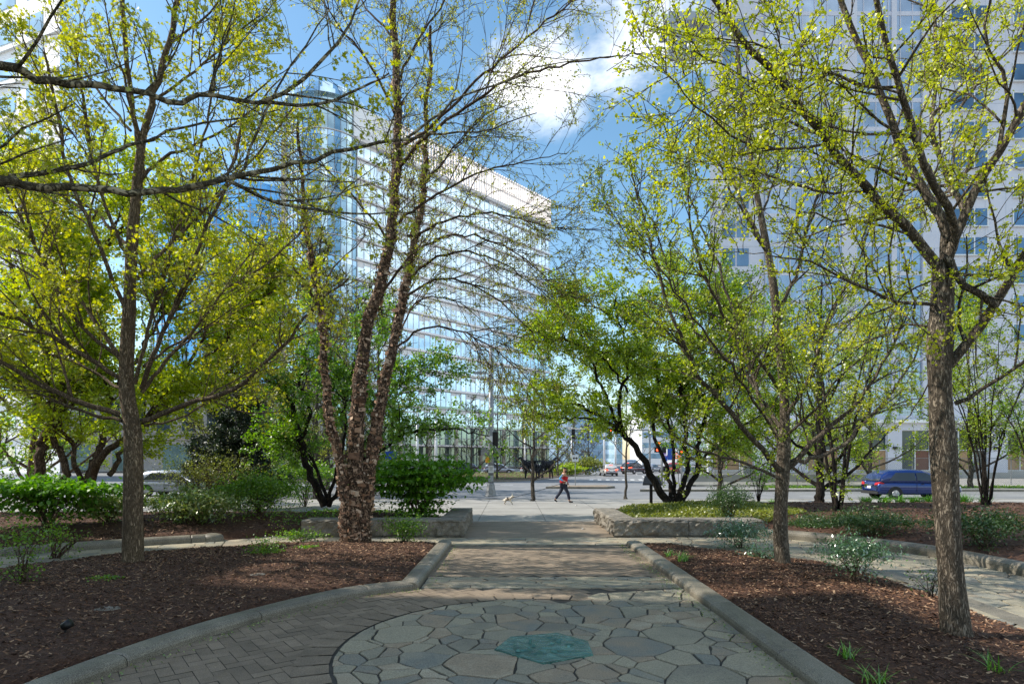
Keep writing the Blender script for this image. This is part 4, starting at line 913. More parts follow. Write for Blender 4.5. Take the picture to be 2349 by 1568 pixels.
# --- left maple with whorled limbs
MP = dict(len=[2.0, .9, .38], den=[2.6, 3.6, 3.2], t0=[.22, .15, .1], ang=[42, 46, 48], up=[.22, .12, .05], wig=.12, grav=[.18, .1, 0], thick=[.012, .010, .010], rmin=.005, leaf_lvl=1, lsp=.30, lt0=.55)
T = Tree('maple_tree', 'straight-trunked maple on the left bed with whorls of rising limbs', 'tree', G(305, 1305)+[0, 0, .1], 31)
Ym = 11.7
T.main(PP([(305, 1315, Ym), (305, 1200, Ym), (305, 1000, Ym), (290, 880, Ym), (297, 700, Ym), (303, 560, Ym), (315, 420, Ym), (325, 330, Ym)]), .245, .095, True, flare=.18, power=.9)
for pts, a, b_ in [([(320, 440, Ym), (325, 340, Ym), (345, 240, 11.7), (385, 110, 11.7), (415, -40, 11.7)], .095, .055),
 ([(325, 380, Ym), (312, 280, 11.6), (292, 150, 11.4), (280, 0, 11.2), (275, -60, 11.2)], .065, .045),
 ([(275, 950, Ym), (180, 920, 11.4), (90, 880, 11.2), (0, 830, 11), (-80, 780, 10.8)], .07, .04),
 ([(280, 965, Ym), (190, 945, 11.9), (100, 905, 12.1), (0, 865, 12.3)], .045, .025),
 ([(280, 870, Ym), (200, 820, 11.4), (100, 760, 11.1), (0, 720, 10.9), (-60, 700, 10.8)], .06, .035),
 ([(285, 840, Ym), (220, 740, 11.9), (160, 660, 12), (90, 600, 12.2), (0, 560, 12.3)], .06, .03),
 ([(285, 830, Ym), (200, 760, 11.6), (120, 640, 11.3), (60, 520, 11.1), (0, 400, 11)], .05, .03),
 ([(285, 900, Ym), (210, 850, 12.2), (120, 800, 12.7), (30, 760, 13.1)], .04, .02), ([(330, 840, Ym), (400, 790, 12.3), (500, 740, 12.8), (590, 690, 13.2)], .04, .015),
 ([(330, 965, Ym), (420, 930, 11.5), (540, 890, 11.2), (640, 800, 10.8), (720, 700, 10.5), (800, 640, 10.2)], .07, .02),
 ([(720, 690, 10.5), (780, 600, 10.3), (840, 540, 10.2)], .022, .01),
 ([(330, 975, Ym), (400, 960, 12), (480, 920, 12.2), (560, 860, 12.4), (640, 820, 12.6)], .03, .012),
 ([(325, 890, Ym), (350, 820, 11.3), (400, 700, 11), (460, 560, 10.8), (520, 420, 10.6), (560, 260, 10.4)], .06, .025),
 ([(325, 900, Ym), (380, 830, 11.9), (450, 750, 12), (520, 660, 12.2), (620, 600, 12.4), (700, 520, 12.5)], .05, .02),
 ([(290, 720, Ym), (250, 620, 11.4), (200, 500, 11.1), (150, 380, 10.9), (130, 240, 10.7), (100, 120, 10.6)], .055, .025),
 ([(310, 640, Ym), (360, 590, 11.9), (430, 520, 12.1), (520, 430, 12.3), (600, 340, 12.4), (680, 240, 12.5)], .05, .02),
 ([(310, 880, 11.5), (360, 680, 11.2), (420, 480, 11), (470, 300, 10.8), (500, 150, 10.7)], .045, .018),
 ([(295, 590, Ym), (260, 520, 11.5), (215, 380, 11.3), (190, 230, 11.2), (170, 80, 11.1)], .05, .022),
 ([(290, 560, Ym), (210, 480, 12), (120, 420, 12.3), (30, 330, 12.5)], .04, .02),
 ([(318, 420, Ym), (370, 370, 11.6), (450, 330, 11.5), (560, 270, 11.5), (640, 180, 11.5)], .045, .015),
 ([(350, 230, Ym), (440, 170, 11.8), (520, 100, 11.9), (600, 30, 12)], .035, .014),
 ([(300, 300, 11.6), (220, 200, 11.9), (150, 90, 12.1), (100, -20, 12.3)], .035, .014),
 ([(390, 100, 11.7), (470, 40, 11.5), (540, -40, 11.4)], .03, .015)]:
    c, rad = T.main(PP(pts), a, b_, wob=.015); T.grow(c, rad, MP)
T.finish(M['bark_l'], M['l_maple'], 'maple', .03, .075, 6, .045, up=.3)
# --- overhead limbs of a maple whose trunk stands outside the frame on the left
T = Tree('maple_tree', 'maple with long bare limbs stretching across the top left corner', 'tree', (-7.6, 5.6, .1), 32)
T.main([(-7.6, 5.6, 0), (-7.5, 5.6, 2), (-7.6, 5.6, 4), (-7.55, 5.6, 6), (-7.5, 5.7, 8.4)], .26, .1, True, flare=.2)
def L3(l, st): return [np.array(st)]+PP(l)
MP2 = dict(MP, len=[1.6, .75, .32], den=[2.4, 3.4, 2.6], rmin=.0035, leaf_lvl=1, lsp=.32, t0=[.1, .15, .1])
for pts, a, b_ in [(L3([(-40, 415, 5.7), (60, 425, 5.9), (230, 435, 6.1), (330, 440, 6.2), (420, 432, 6.3), (560, 400, 6.5), (700, 372, 6.7), (830, 332, 6.9), (925, 322, 7.1), (1010, 310, 7.3), (1130, 295, 7.4), (1230, 260, 7.5)], (-7.5, 5.6, 4.6)), .062, .007),
 (L3([(-40, 150, 5.3), (70, 180, 5.5), (180, 192, 5.7), (290, 205, 5.9), (400, 232, 6.1), (470, 222, 6.2), (590, 235, 6.4), (740, 235, 6.6), (830, 205, 6.8), (890, 165, 7)], (-7.5, 5.6, 5.6)), .055, .012),
 (L3([(-40, 408, 6.3), (90, 400, 6.5), (200, 375, 6.8), (270, 345, 7.0), (330, 325, 7.2), (440, 290, 7.4), (540, 270, 7.6), (640, 255, 7.8)], (-7.5, 5.6, 4.8)), .042, .01),
 (PP([(520, 412, 6.4), (600, 450, 6.6), (690, 475, 6.8), (800, 490, 7.0), (900, 488, 7.2), (1010, 495, 7.3)]), .03, .006),
 (PP([(560, 430, 6.5), (660, 445, 6.4), (780, 500, 6.3), (880, 530, 6.3)]), .016, .005),
 (PP([(590, 238, 6.4), (690, 190, 6.4), (760, 120, 6.4), (810, 40, 6.4), (840, -40, 6.4)]), .028, .012),
 (PP([(560, 390, 6.5), (600, 270, 6.5), (680, 130, 6.6), (760, 20, 6.7)]), .02, .008),
 (PP([(925, 322, 7.1), (1000, 265, 7.2), (1060, 225, 7.3), (1150, 190, 7.4), (1250, 150, 7.5), (1400, 130, 7.6)]), .022, .006),
 (PP([(480, 222, 6.2), (500, 130, 6.3), (540, 20, 6.4)]), .018, .008)]:
    c, rad = T.main(pts, a, b_, wob=.012); T.grow(c, rad, MP2)
T.finish(M['bark_o'], M['l_maple'], 'maple', .025, .06, 5, .03, up=.3)
# --- river birch with peeling bark
BR = dict(len=[2.6, 1.0, .4], den=[3.2, 4.4, 3.0], t0=[.2, .15, .1], ang=[38, 38, 40], up=[.25, .0, -.05], wig=.10, grav=[-.10, -.25, -.2], thick=[.0065, .0065, .008], rmin=.005, leaf_lvl=1, lsp=.24)
T = Tree('river_birch', 'three-stemmed river birch with shaggy peeling reddish bark', 'tree', G(808, 1250)+[0, 0, .1], 41)
Yb = 15.0; stems = []
for pts, a, b_ in [([(795, 1262, Yb), (790, 1150, 14.9), (775, 1040, 14.8), (752, 930, 14.7), (742, 780, 14.6), (735, 700, 14.5), (712, 580, 14.4), (700, 480, 14.3), (690, 380, 14.2), (685, 280, 14.1)], .19, .04),
 ([(812, 1262, Yb), (815, 1100, 15), (820, 950, 15), (828, 850, 15), (850, 720, 15), (885, 610, 15), (903, 480, 15), (912, 330, 15), (908, 180, 15), (902, 0, 15), (896, -120, 15)], .26, .09),
 ([(830, 1262, 15.1), (845, 1100, 15.1), (865, 960, 15.2), (900, 810, 15.3), (930, 660, 15.4), (950, 560, 15.5), (972, 450, 15.6), (975, 330, 15.6), (985, 200, 15.6), (990, 60, 15.6)], .23, .05)]:
    c, rad = T.main(PP(pts), a, b_, True, wob=.025, n=44, sides=14, power=.8); stems.append((c, rad)); T.grow(c, rad, BR, t0=.42)
for pts, a, b_ in [([(905, 400, 15), (960, 330, 14.5), (1060, 250, 14), (1180, 180, 13.6), (1290, 150, 13.3), (1400, 130, 13), (1480, 125, 12.8)], .055, .012),
 ([(910, 340, 15), (980, 300, 14.6), (1080, 200, 14.2), (1180, 110, 13.9), (1290, 20, 13.6), (1380, -40, 13.4)], .055, .015),
 ([(900, 520, 15), (980, 460, 14.8), (1090, 400, 14.6), (1200, 370, 14.5), (1300, 350, 14.4)], .05, .01),
 ([(955, 540, 15.5), (1040, 500, 15), (1140, 490, 14.6), (1250, 520, 14.2), (1380, 530, 13.9)], .045, .01),
 ([(935, 640, 15.4), (1000, 590, 15), (1090, 580, 14.7), (1180, 620, 14.4), (1280, 700, 14.2)], .05, .01),
 ([(930, 680, 15.4), (1010, 640, 15.2), (1100, 660, 15), (1200, 740, 14.8), (1240, 800, 14.7)], .045, .01),
 ([(905, 800, 15.3), (980, 750, 15), (1080, 770, 14.7), (1180, 840, 14.4), (1230, 900, 14.2)], .04, .008),
 ([(900, 810, 15.3), (960, 690, 15.8), (1060, 700, 16.2), (1170, 800, 16.5)], .035, .008),
 ([(870, 680, 15), (960, 570, 14.5), (1080, 540, 14.1), (1200, 590, 13.8), (1290, 680, 13.6)], .045, .01),
 ([(905, 260, 15), (850, 150, 14.6), (780, 60, 14.3), (720, -30, 14)], .045, .015),
 ([(905, 200, 15), (960, 90, 15), (1020, 0, 15), (1060, -80, 15)], .045, .015),
 ([(895, 560, 15), (820, 460, 14.6), (740, 380, 14.3), (650, 330, 14)], .04, .01),
 ([(975, 420, 15.6), (1050, 330, 15.4), (1120, 260, 15.2), (1200, 230, 15)], .035, .01),
 ([(735, 700, 14.5), (680, 620, 14.2), (620, 560, 14), (560, 540, 13.8)], .03, .008),
 ([(905, 90, 15), (840, 20, 15.3), (800, -60, 15.5)], .04, .015)]:
    c, rad = T.main(PP(pts), a, b_, wob=.02); T.grow(c, rad, BR)
T.finish(M['bark_m'], M['l_birch'], 'kite', .025, .055, 3, .03, trunkm=M['bark_birch'], up=.35)
A = np.concatenate(T.anch); A = A[T.r.random(len(A)) < .3]
leaves('catkins', A, M['l_birch'], 'catkin', .06, .12, 77, T.o, up=.1, dirs=np.tile([0, 1., 0.], (len(A), 1))*.3+np.array([0, 0, 1.]))
fl_v = []; fr_ = []; r = np.random.default_rng(5)
for c, rad in stems:
    for i in range(1700):
        t = r.random()**1.25*.8; x = t*(len(c)-1); k = int(x); f = x-k; p = c[k]*(1-f)+c[k+1]*f; R0 = rad[k]*(1-f)+rad[k+1]*f; tan = unit(c[k+1]-c[k])
        a = r.random()*2*PI; u = unit(np.cross(tan, [1, .2, 0])); w_ = np.cross(tan, u); n_ = u*math.cos(a)+w_*math.sin(a); s_ = unit(np.cross(tan, n_))*(1 if r.random() < .5 else -1)
        q_ = min(2.6, .35+r.exponential(.55)); h_ = r.uniform(.025, .085)*q_*(.5+R0*2.2); l_ = r.uniform(.035, .12)*q_*(.5+R0*2.2); li = r.uniform(.0, .04)*(1 if r.random() < .7 else .2)
        o_ = p+n_*(R0*1.0+.004); e = o_+s_*l_+n_*(li-l_*l_/(2*R0+.02)*.5)+tan*r.uniform(-.03, .03)
        fl_v += [o_-tan*h_/2, e-tan*h_*r.uniform(.1, .5), e+tan*h_*r.uniform(.1, .6), o_+tan*h_/2]; fr_.append(np.clip(r.normal(.5, .28), 0, 1))
mesh_np('peeling_bark', np.array(fl_v), np.arange(len(fl_v)).reshape(-1, 4), M['birch_flake'], T.o, rnd=fr_)
# --- dense spreading trees
DG = dict(len=[1.6, .75, .3], den=[2.2, 3.0, 2.2], t0=[.15, .1, .1], ang=[48, 50, 50], up=[.22, .15, .1], wig=.22, grav=[.0, 0, 0], thick=[.016, .012, .012], rmin=.006, leaf_lvl=1, lsp=.075, flat=.35)
T = Tree('spreading_tree', 'dark multi-stemmed tree with wide green crown behind the right seat wall', 'tree', (6.3, 22.9, .38), 51)
Yc = 22.9
for pts, a, b_ in [([(1535, 1158, Yc), (1495, 1090, 22.8), (1455, 1020, 22.6), (1415, 985, 22.4), (1370, 950, 22.2), (1320, 925, 22), (1260, 900, 21.8)], .20, .03),
 ([(1420, 988, 22.4), (1400, 930, 22.6), (1370, 860, 22.8), (1340, 800, 23), (1320, 720, 23.2)], .10, .03),
 ([(1430, 1000, 22.5), (1420, 920, 22), (1440, 830, 21.7), (1420, 740, 21.5), (1410, 680, 21.4)], .10, .03),
 ([(1545, 1158, Yc), (1530, 1080, 23.2), (1500, 980, 23.4), (1510, 880, 23.6), (1480, 780, 23.8), (1470, 690, 24)], .12, .03),
 ([(1550, 1158, Yc), (1575, 1080, 22.8), (1570, 980, 22.7), (1560, 880, 22.6), (1580, 780, 22.5), (1560, 680, 22.5)], .15, .03),
 ([(1555, 1158, Yc), (1600, 1080, 22.8), (1605, 1000, 22.7), (1640, 900, 22.5), (1680, 800, 22.3), (1700, 700, 22.2)], .15, .03),
 ([(1565, 1158, Yc), (1590, 1100, 23.1), (1640, 1020, 23.5), (1700, 980, 23.8), (1780, 930, 24)], .10, .02),
 ([(1545, 1150, Yc), (1545, 1050, 23.5), (1530, 950, 24.2), (1500, 900, 24.8), (1440, 870, 25.2), (1360, 850, 25.5)], .10, .02),
 ([(1440, 900, 21.9), (1380, 820, 21.2), (1300, 780, 20.8), (1230, 780, 20.6)], .06, .02), ([(1420, 740, 21.5), (1350, 700, 21.2), (1290, 710, 21.0)], .05, .015),
 ([(1575, 820, 22.5), (1640, 720, 22.8), (1660, 640, 23)], .06, .015), ([(1640, 900, 22.5), (1740, 840, 22.6), (1820, 800, 22.8)], .06, .015), ([(1480, 780, 23.8), (1520, 700, 23.6), (1540, 620, 23.4)], .05, .015),
 ([(1390, 965, 22.3), (1330, 960, 21.6), (1270, 960, 21), (1200, 930, 20.6)], .05, .02),
 ([(1340, 800, 23), (1270, 770, 22.6), (1210, 800, 22.3)], .05, .015), ([(1570, 900, 22.6), (1520, 820, 21.8), (1450, 800, 21.2), (1380, 810, 20.8)], .05, .015)]:
    c, rad = T.main(PP(pts), a, b_, wob=.04); T.grow(c, rad, dict(DG, den=[4.6, 4.0, 2.8], len=[1.9, .85, .38], lsp=.085), t0=.35)
T.finish(M['bark_d'], M['l_green2'], 'kite', .06, .12, 4, .08, up=.3)
T = Tree('spreading_tree', 'leaning twin-stemmed tree with dark trunk behind the birch', 'tree', (-7.1, 22.0, .3), 52)
Yc = 22.0
for pts, a, b_ in [([(745, 1160, Yc), (712, 1090, Yc), (690, 1010, Yc), (665, 930, 21.8), (640, 890, 21.6), (560, 830, 21.4)], .20, .06),
 ([(690, 1020, Yc), (710, 940, 22.2), (690, 880, 22.3), (700, 800, 22.4), (680, 720, 22.5)], .11, .03),
 ([(755, 1160, Yc), (735, 1100, 22.3), (705, 1040, 22.5), (650, 1010, 22.7), (590, 985, 22.9)], .10, .03),
 ([(755, 1160, Yc), (800, 1080, 21.5), (870, 1030, 21), (950, 990, 20.7), (1040, 985, 20.4), (1120, 1000, 20.2)], .11, .02),
 ([(800, 1080, 21.5), (860, 980, 21.7), (900, 900, 21.9), (960, 860, 22), (1040, 850, 22.1)], .07, .02),
 ([(755, 1150, Yc), (790, 1000, 22.4), (800, 880, 22.6), (830, 780, 22.8), (860, 720, 23)], .09, .02)]:
    c, rad = T.main(PP(pts), a, b_, wob=.04); T.grow(c, rad, dict(DG, den=[4.0, 3.6, 2.2], len=[2.0, .85, .38], lsp=.10), t0=.3)
T.finish(M['bark_d'], M['l_green'], 'kite', .06, .12, 4, .08, up=.3)
T = Tree('spreading_tree', 'red-barked forked tree with dense yellow-green crown behind the left maple', 'tree', (-14.6, 18.4, .3), 53)
Yc = 18.4
for pts, a, b_ in [([(88, 1130, Yc), (92, 1060, Yc), (98, 1010, Yc), (130, 950, 18.3), (150, 880, 18.2), (90, 780, 18), (40, 680, 17.8), (10, 540, 17.6)], .20, .05),
 ([(140, 1130, 18.6), (150, 1070, 18.6), (125, 1000, 18.6), (130, 940, 18.7), (150, 820, 18.9), (160, 700, 19), (140, 560, 19)], .15, .04),
 ([(190, 1140, Yc), (235, 1050, 18.2), (290, 1000, 18), (350, 940, 17.8), (420, 850, 17.6), (480, 740, 17.4)], .16, .04),
 ([(185, 1140, 18.6), (215, 1060, 18.8), (240, 990, 19), (250, 900, 19.2), (200, 780, 19.4), (190, 620, 19.6), (220, 480, 19.8)], .16, .04),
 ([(190, 1140, 18.7), (170, 1060, 18.7), (155, 1000, 18.7), (60, 900, 18.4), (-30, 820, 18.2)], .11, .03),
 ([(250, 1090, 18.3), (300, 1010, 19), (380, 930, 19.5), (480, 880, 20), (580, 800, 20.3), (640, 700, 20.5)], .10, .03),
 ([(250, 900, 19.2), (330, 800, 19.3), (390, 680, 19.4), (420, 560, 19.5), (400, 440, 19.6)], .08, .03),
 ([(420, 850, 17.6), (520, 780, 17.4), (600, 690, 17.3), (660, 640, 17.2)], .05, .02), ([(240, 560, 19.6), (290, 460, 19.5), (260, 380, 19.4)], .05, .02),
 ([(130, 560, 19), (60, 460, 18.8), (10, 360, 18.6)], .06, .02), ([(200, 620, 19.6), (300, 500, 19.8), (360, 420, 20)], .06, .02), ([(480, 740, 17.4), (560, 640, 17.4), (600, 560, 17.4)], .05, .02),
 ([(90, 780, 18), (100, 640, 17.8), (120, 500, 17.7), (90, 380, 17.6)], .06, .02)]:
    c, rad = T.main(PP(pts), a, b_, wob=.04); T.grow(c, rad, dict(DG, den=[4.2, 4.2, 2.8], len=[2.3, 1.0, .42], lsp=.085), t0=.3)
T.finish(M['bark_m'], M['l_lime'], 'kite', .06, .12, 4, .08, up=.3)
# --- generic procedural tree of a given height, used for street trees
def gtree(name, label, base, hgt, seed, bark, leafm, spec, r0=.1, nl=9, spread=.4, clear=.35, group=None, tpl='kite', s0=.05, s1=.1, per=2, lean=(0, 0), multi=1, top=1.0, jit=.05):
    T = Tree(name, label, 'tree', base, seed, group, 1.0); base = np.array(base, float); r = T.r
    for mth in range(multi):
        a = 2*PI*mth/max(1, multi)+r.random(); off = np.array([math.cos(a), math.sin(a), 0])*(.12 if multi > 1 else 0)
        sp = (hgt*.28 if multi > 1 else .02*hgt); tip = base+np.array([lean[0]+math.cos(a)*sp, lean[1]+math.sin(a)*sp, hgt*r.uniform(.9, 1.0)*top])
        mid = base+(tip-base)*np.array([.35, .35, .5]) if multi > 1 else base+(tip-base)*.5
        c, rad = T.main([base+off-[0, 0, .1], base+off*1.3+[0, 0, hgt*.08], mid, tip], r0, r0*.15, True, wob=.0028*hgt, sides=8, flare=.2, n=18)
        if multi > 1: T.grow(c, rad, spec, t0=clear)
        else:
            for k in range(nl):
                t = clear+(.95-clear)*k/nl; x = t*(len(c)-1); i = int(x); p = c[i]+(c[i+1]-c[i])*(x-i); a = k*2.4+r.uniform(-.4, .4)
                ln = hgt*spread*(1-.55*(t-clear)/(1-clear)); d = np.array([math.cos(a), math.sin(a), r.uniform(.45, .9)]); d = unit(d)
                q = [p, p+d*ln*.35, p+d*ln*.7+[0, 0, ln*.08], p+d*ln+[0, 0, ln*.2]]; rr_ = rad[i]*.55
                c2, rd2 = T.main(q, rr_, rr_*.2, wob=.003*hgt, n=9, sides=6); T.grow(c2, rd2, spec)
            T.grow(c, rad, spec, t0=.7)
    T.finish(bark, leafm, tpl, s0, s1, per, jit); return T
BS = dict(len=[1.1, .55, .3], den=[2.6, 3.0, 2.0], t0=[.1, .1, .1], ang=[42, 45, 45], up=[.3, .2, .1], wig=.16, grav=[.1, 0, 0], thick=[.012, .012, .012], rmin=.008, leaf_lvl=1, lsp=.45)
g = G(1222, 1148); gtree('street_tree', 'young nearly bare street tree standing beside the walking person', (g[0], g[1], 0), 7.2, 61, M['bark_grey'], M['l_olive'], dict(BS, lsp=.35), r0=.13, nl=12, spread=.42, clear=.40)
g = G(1435, 1140); gtree('street_tree', 'thin bare sapling on the sidewalk between person and dark multi-stemmed tree', (g[0], g[1], 0), 6.4, 62, M['bark_grey'], M['l_olive'], dict(BS, lsp=.6), r0=.10, nl=7, spread=.35, clear=.5)
st = gtree('street_tree', 'bare street tree on the planted island, far left of the horse sculptures', (-4.2, 60.5, 0), 8.0, 63, M['bark_grey'], M['l_olive'], dict(BS, len=[1.5, .8, .4], den=[2.2, 2.2, 1.2], rmin=.02), r0=.16, nl=10, group='bare trees on the planted island', s0=.08, s1=.14)
for i, (x, y, s_, lab) in enumerate([(-1.6, 63, 1.1, 'bare street tree on the island just left of the horse sculptures'), (3.4, 66, .95, 'bare street tree on the island just right of the horse sculptures'),
     (5.6, 72, 1.0, 'bare street tree behind the small island sign'), (8.2, 80, 1.0, 'bare street tree left of the silver car'), (9.4, 90, .9, 'farthest bare street tree on the planted island'), (-9, 62, 1.1, 'bare street tree on the island behind the tall signal pole'), (-15, 66, 1.1, 'bare street tree on the island behind the dogwood mound')]):
    copy_tree(st.o, (x, y, 0), i*1.3+.5, lab, s_)
st2 = gtree('street_tree', 'bare tree with orange buds beyond the silver car', (15.2, 118, 0), 9, 64, M['bark_grey'], leaf_mat('leaf_orange', [(.2, (.35, .2, .03)), (.8, (.5, .33, .06))]), dict(BS, len=[1.8, 1.0, .5], den=[2.0, 2.0, 1.2], rmin=.03, lsp=.3), r0=.2, nl=10, s0=.12, s1=.22)
# trees in front of the hotel
HT = dict(len=[1.8, .9, .4], den=[3.2, 3.2, 2.0], t0=[.15, .1, .1], ang=[45, 48, 48], up=[.25, .15, .1], wig=.2, grav=[.05, 0, 0], thick=[.012, .012, .012], rmin=.009, leaf_lvl=1, lsp=.15)
ht = gtree('street_tree', 'street tree behind the concrete barrier at the left end of the hotel', (20.5, 45.2, -.1), 15, 71, M['bark_grey'], M['l_green2'], HT, r0=.22, nl=15, spread=.36, clear=.28, group='leafing street trees in front of the hotel', s0=.10, s1=.17, jit=.1)
for i, (x, y, s_, lab) in enumerate([(27.6, 45.4, .95, 'street tree in front of the hotel just left of the blue car'), (35.2, 45.3, 1.08, 'street tree in front of the hotel right of the blue car'), (43.5, 45.4, 1.0, 'street tree in front of the hotel at the far right edge')]):
    copy_tree(ht.o, (x, y, -.1), i*2.1+1, lab, s_)
gtree('shade_tree', 'thick dark-trunked tree between the mid ginkgo and the blue car', (13.2, 25.3, .3), 10.5, 72, M['bark_d'], M['l_green2'], dict(HT, len=[1.5, .7, .3], lsp=.13), r0=.24, nl=15, spread=.36, clear=.26, s0=.07, s1=.12)
gtree('serviceberry_tree', 'multi-stemmed small tree with dark curving stems left of the blue car', (11.0, 19.9, .33), 7.2, 73, M['bark_d'], M['l_ginkgo2'], dict(HT, len=[1.4, .6, .3], rmin=.007, lsp=.14), r0=.085, multi=5, clear=.35, s0=.05, s1=.09)
gtree('serviceberry_tree', 'shrubby multi-stemmed tree right of the big ginkgo trunk', (18.4, 22.9, .33), 6.8, 74, M['bark_d'], M['l_green2'], dict(HT, len=[1.2, .6, .3], rmin=.007, lsp=.14), r0=.05, multi=9, clear=.3, s0=.05, s1=.09)
gtree('serviceberry_tree', 'thin multi-stemmed young tree at the far right edge of the bed', (16.3, 18.2, .33), 4.6, 75, M['bark_d'], M['l_green'], dict(HT, len=[.9, .5, .25], rmin=.006, lsp=.1), r0=.035, multi=6, clear=.35, s0=.05, s1=.09)
gtree('shade_tree', 'leafy tree filling the background right of the dark multi-stemmed tree', (10.2, 29.0, 0), 12.0, 76, M['bark_grey'], M['l_green'], dict(HT, len=[1.6, .8, .35], lsp=.13), r0=.14, nl=15, spread=.33, clear=.3, s0=.09, s1=.15)
# left background trees
gtree('shade_tree', 'leafy tree in the left background beyond the street', (-24, 29.5, 0), 13, 77, M['bark_m'], M['l_green2'], dict(HT, lsp=.13), r0=.2, nl=16, spread=.42, clear=.2, s0=.09, s1=.15)
gtree('shade_tree', 'bushy dark green tree at the far left edge behind the hedge', (-18.2, 20.6, .3), 7.0, 78, M['bark_m'], M['l_green'], dict(HT, len=[1.3, .7, .35], lsp=.1), r0=.14, nl=16, spread=.45, clear=.12, s0=.07, s1=.12)
gtree('shade_tree', 'twiggy bare-branched tree left of the dark conifer', (-16.0, 34.0, 0), 9.5, 79, M['bark_grey'], M['l_olive'], dict(HT, lsp=.5, rmin=.01), r0=.13, nl=15, spread=.4, clear=.12, s0=.05, s1=.09)
gtree('shade_tree', 'pale twiggy tree behind the leaning twin-stemmed tree', (-11.0, 38.0, 0), 12, 80, M['bark_grey'], M['l_olive'], dict(HT, lsp=.22, rmin=.01), r0=.14, nl=15, spread=.4, clear=.15, s0=.07, s1=.12)
gtree('added_shade_tree', 'tall leafy tree added unseen left of the camera for dappled shade', (-15.5, 3.0, 0), 15, 91, M['bark_m'], M['l_green2'], dict(HT, lsp=.16), r0=.25, nl=18, spread=.36, clear=.3, s0=.10, s1=.17, per=3, jit=.12)  # unseen, like the next tree; added to cast dappled shade on the plaza
gtree('added_shade_tree', 'leafy tree added unseen behind the camera on the left for dappled shade', (-9.5, -1.5, 0), 12, 93, M['bark_m'], M['l_green2'], dict(HT, lsp=.16), r0=.22, nl=16, spread=.34, clear=.3, s0=.10, s1=.17, per=3, jit=.12)
for x, y, h_, sd_, lab in ((-9.4, 41, 16, 97, 'tall twiggy street tree seen just right of the birch base'), (-11.2, 33.6, 15, 98, 'tall twiggy tree on the sidewalk directly behind the birch'), (-13.6, 43.5, 15, 94, 'tall twiggy street tree hidden behind the birch stems'), (-21.5, 47.5, 16, 95, 'tall twiggy street tree behind the dark conifer'), (-16.5, 36.5, 14, 96, 'tall twiggy street tree by the road left of the birch')):
    gtree('street_tree', lab, (x, y, -.1), h_, sd_, M['bark_grey'], M['l_olive'], dict(HT, lsp=.22, rmin=.02, den=[2.8, 2.6, 1.6]), r0=.2, nl=18, spread=.36 if sd_ != 97 else .24, clear=.25 if sd_ != 97 else .5, s0=.10, s1=.18)
# --- conifer
T = Tree('pine_tree', 'dark bushy conifer in the left background', 'tree', (-11.6, 25.0, 0), 81); r = T.r
c, rad = T.main([(-11.6, 25, -.1), (-11.6, 25, 2.5), (-11.5, 25, 5.6)], .16, .03, True, n=14, sides=8)
CF = dict(len=[.75, .4], den=[4.5, 5], t0=[.1, .1], ang=[50, 50], up=[.05, .05], wig=.15, grav=[-.1, 0], thick=[.01, .01], rmin=.006, leaf_lvl=0, lsp=.05, lt0=0)
for k in range(46):
    t = .12+.86*k/46; p = c[int(t*(len(c)-1))]; a = k*2.4; ln = 2.3*(1-t)**.6*r.uniform(.7, 1.1)+.2; d = np.array([math.cos(a), math.sin(a), .15])
    c2, rd2 = T.main([p, p+d*ln*.5+[0, 0, -.05], p+d*ln+[0, 0, .15]], .03, .008, n=7, sides=5); T.grow(c2, rd2, CF); T.leafline(c2, .05, .1)
T.finish(M['bark_d'], M['l_conifer'], 'lance', .10, .18, 3, .05, up=.2)
# ------------------------------------------------------------------ shrubs and clumps
def shrub(name, label, cat, base, ctr, rad, nst, leafm, nleaf, tpl, s0, s1, seed, bark='bark_m', clump=1, shell=.55, up=.55, sr=.02, group=None, twigs=3, flatness=0.0):
    T = Tree(name, label, cat, base, seed, group, 1.0); r = T.r; base = np.array(base, float); ctr = np.array(ctr, float); rad = np.array(rad, float); tips = []
    for i in range(nst):
        v = unit(r.normal(size=3)); v[2] = abs(v[2])*.9 if r.random() < .8 else v[2]; e = ctr+v*rad*r.uniform(.55, 1.0)
        m_ = base+(e-base)*np.array([.35, .35, .55])+r.normal(size=3)*.05*rad
        c, rd = T.main([base+r.normal(size=3)*[.04, .04, 0]-[0, 0, .05], m_, e], sr, sr*.25, n=8, sides=5)
        tips.append(e)
        for j in range(twigs):
            k = r.integers(3, 7); e2 = c[k]+unit(r.normal(size=3)+[0, 0, .3])*rad.mean()*r.uniform(.25, .55); T.br.append((catmull([c[k], (c[k]+e2)/2+r.normal(size=3)*.02, e2], 4), np.linspace(rd[k]*.6, .003, 4), 3)); tips.append(e2)
    tips = np.array(tips); V, Fq = tubes(T.br); mesh_np('stems', V, Fq, M[bark], T.o, smooth=True)
    n = int(nleaf); k = r.integers(0, len(tips), n); A = tips[k]+r.normal(size=(n, 3))*rad*.17*np.array([1, 1, 1-flatness])
    m2 = int(n*shell); v = r.normal(size=(m2, 3)); v /= np.linalg.norm(v, axis=1, keepdims=True); low = (v[:, 2] < -.2); v[low, 2] *= -.6
    bump = 1+.34*np.sin(v[:, 0]*5+seed)*np.cos(v[:, 1]*4+seed*2)+.12*np.sin(v[:, 2]*9+v[:, 0]*7); A[:m2] = ctr+v*rad*(r.random((m2, 1))**.35)*bump[:, None]
    if flatness: A[:, 2] = np.round(A[:, 2]/(rad[2]*.28))*(rad[2]*.28)+r.normal(size=n)*.03
    A[:, 2] = np.maximum(A[:, 2], base[2]+.03)
    leaves('foliage', A, leafm, tpl, s0, s1, seed+3, T.o, up, droop=.15); return T
def gz(x, y): return max(0, hzs(x, y))
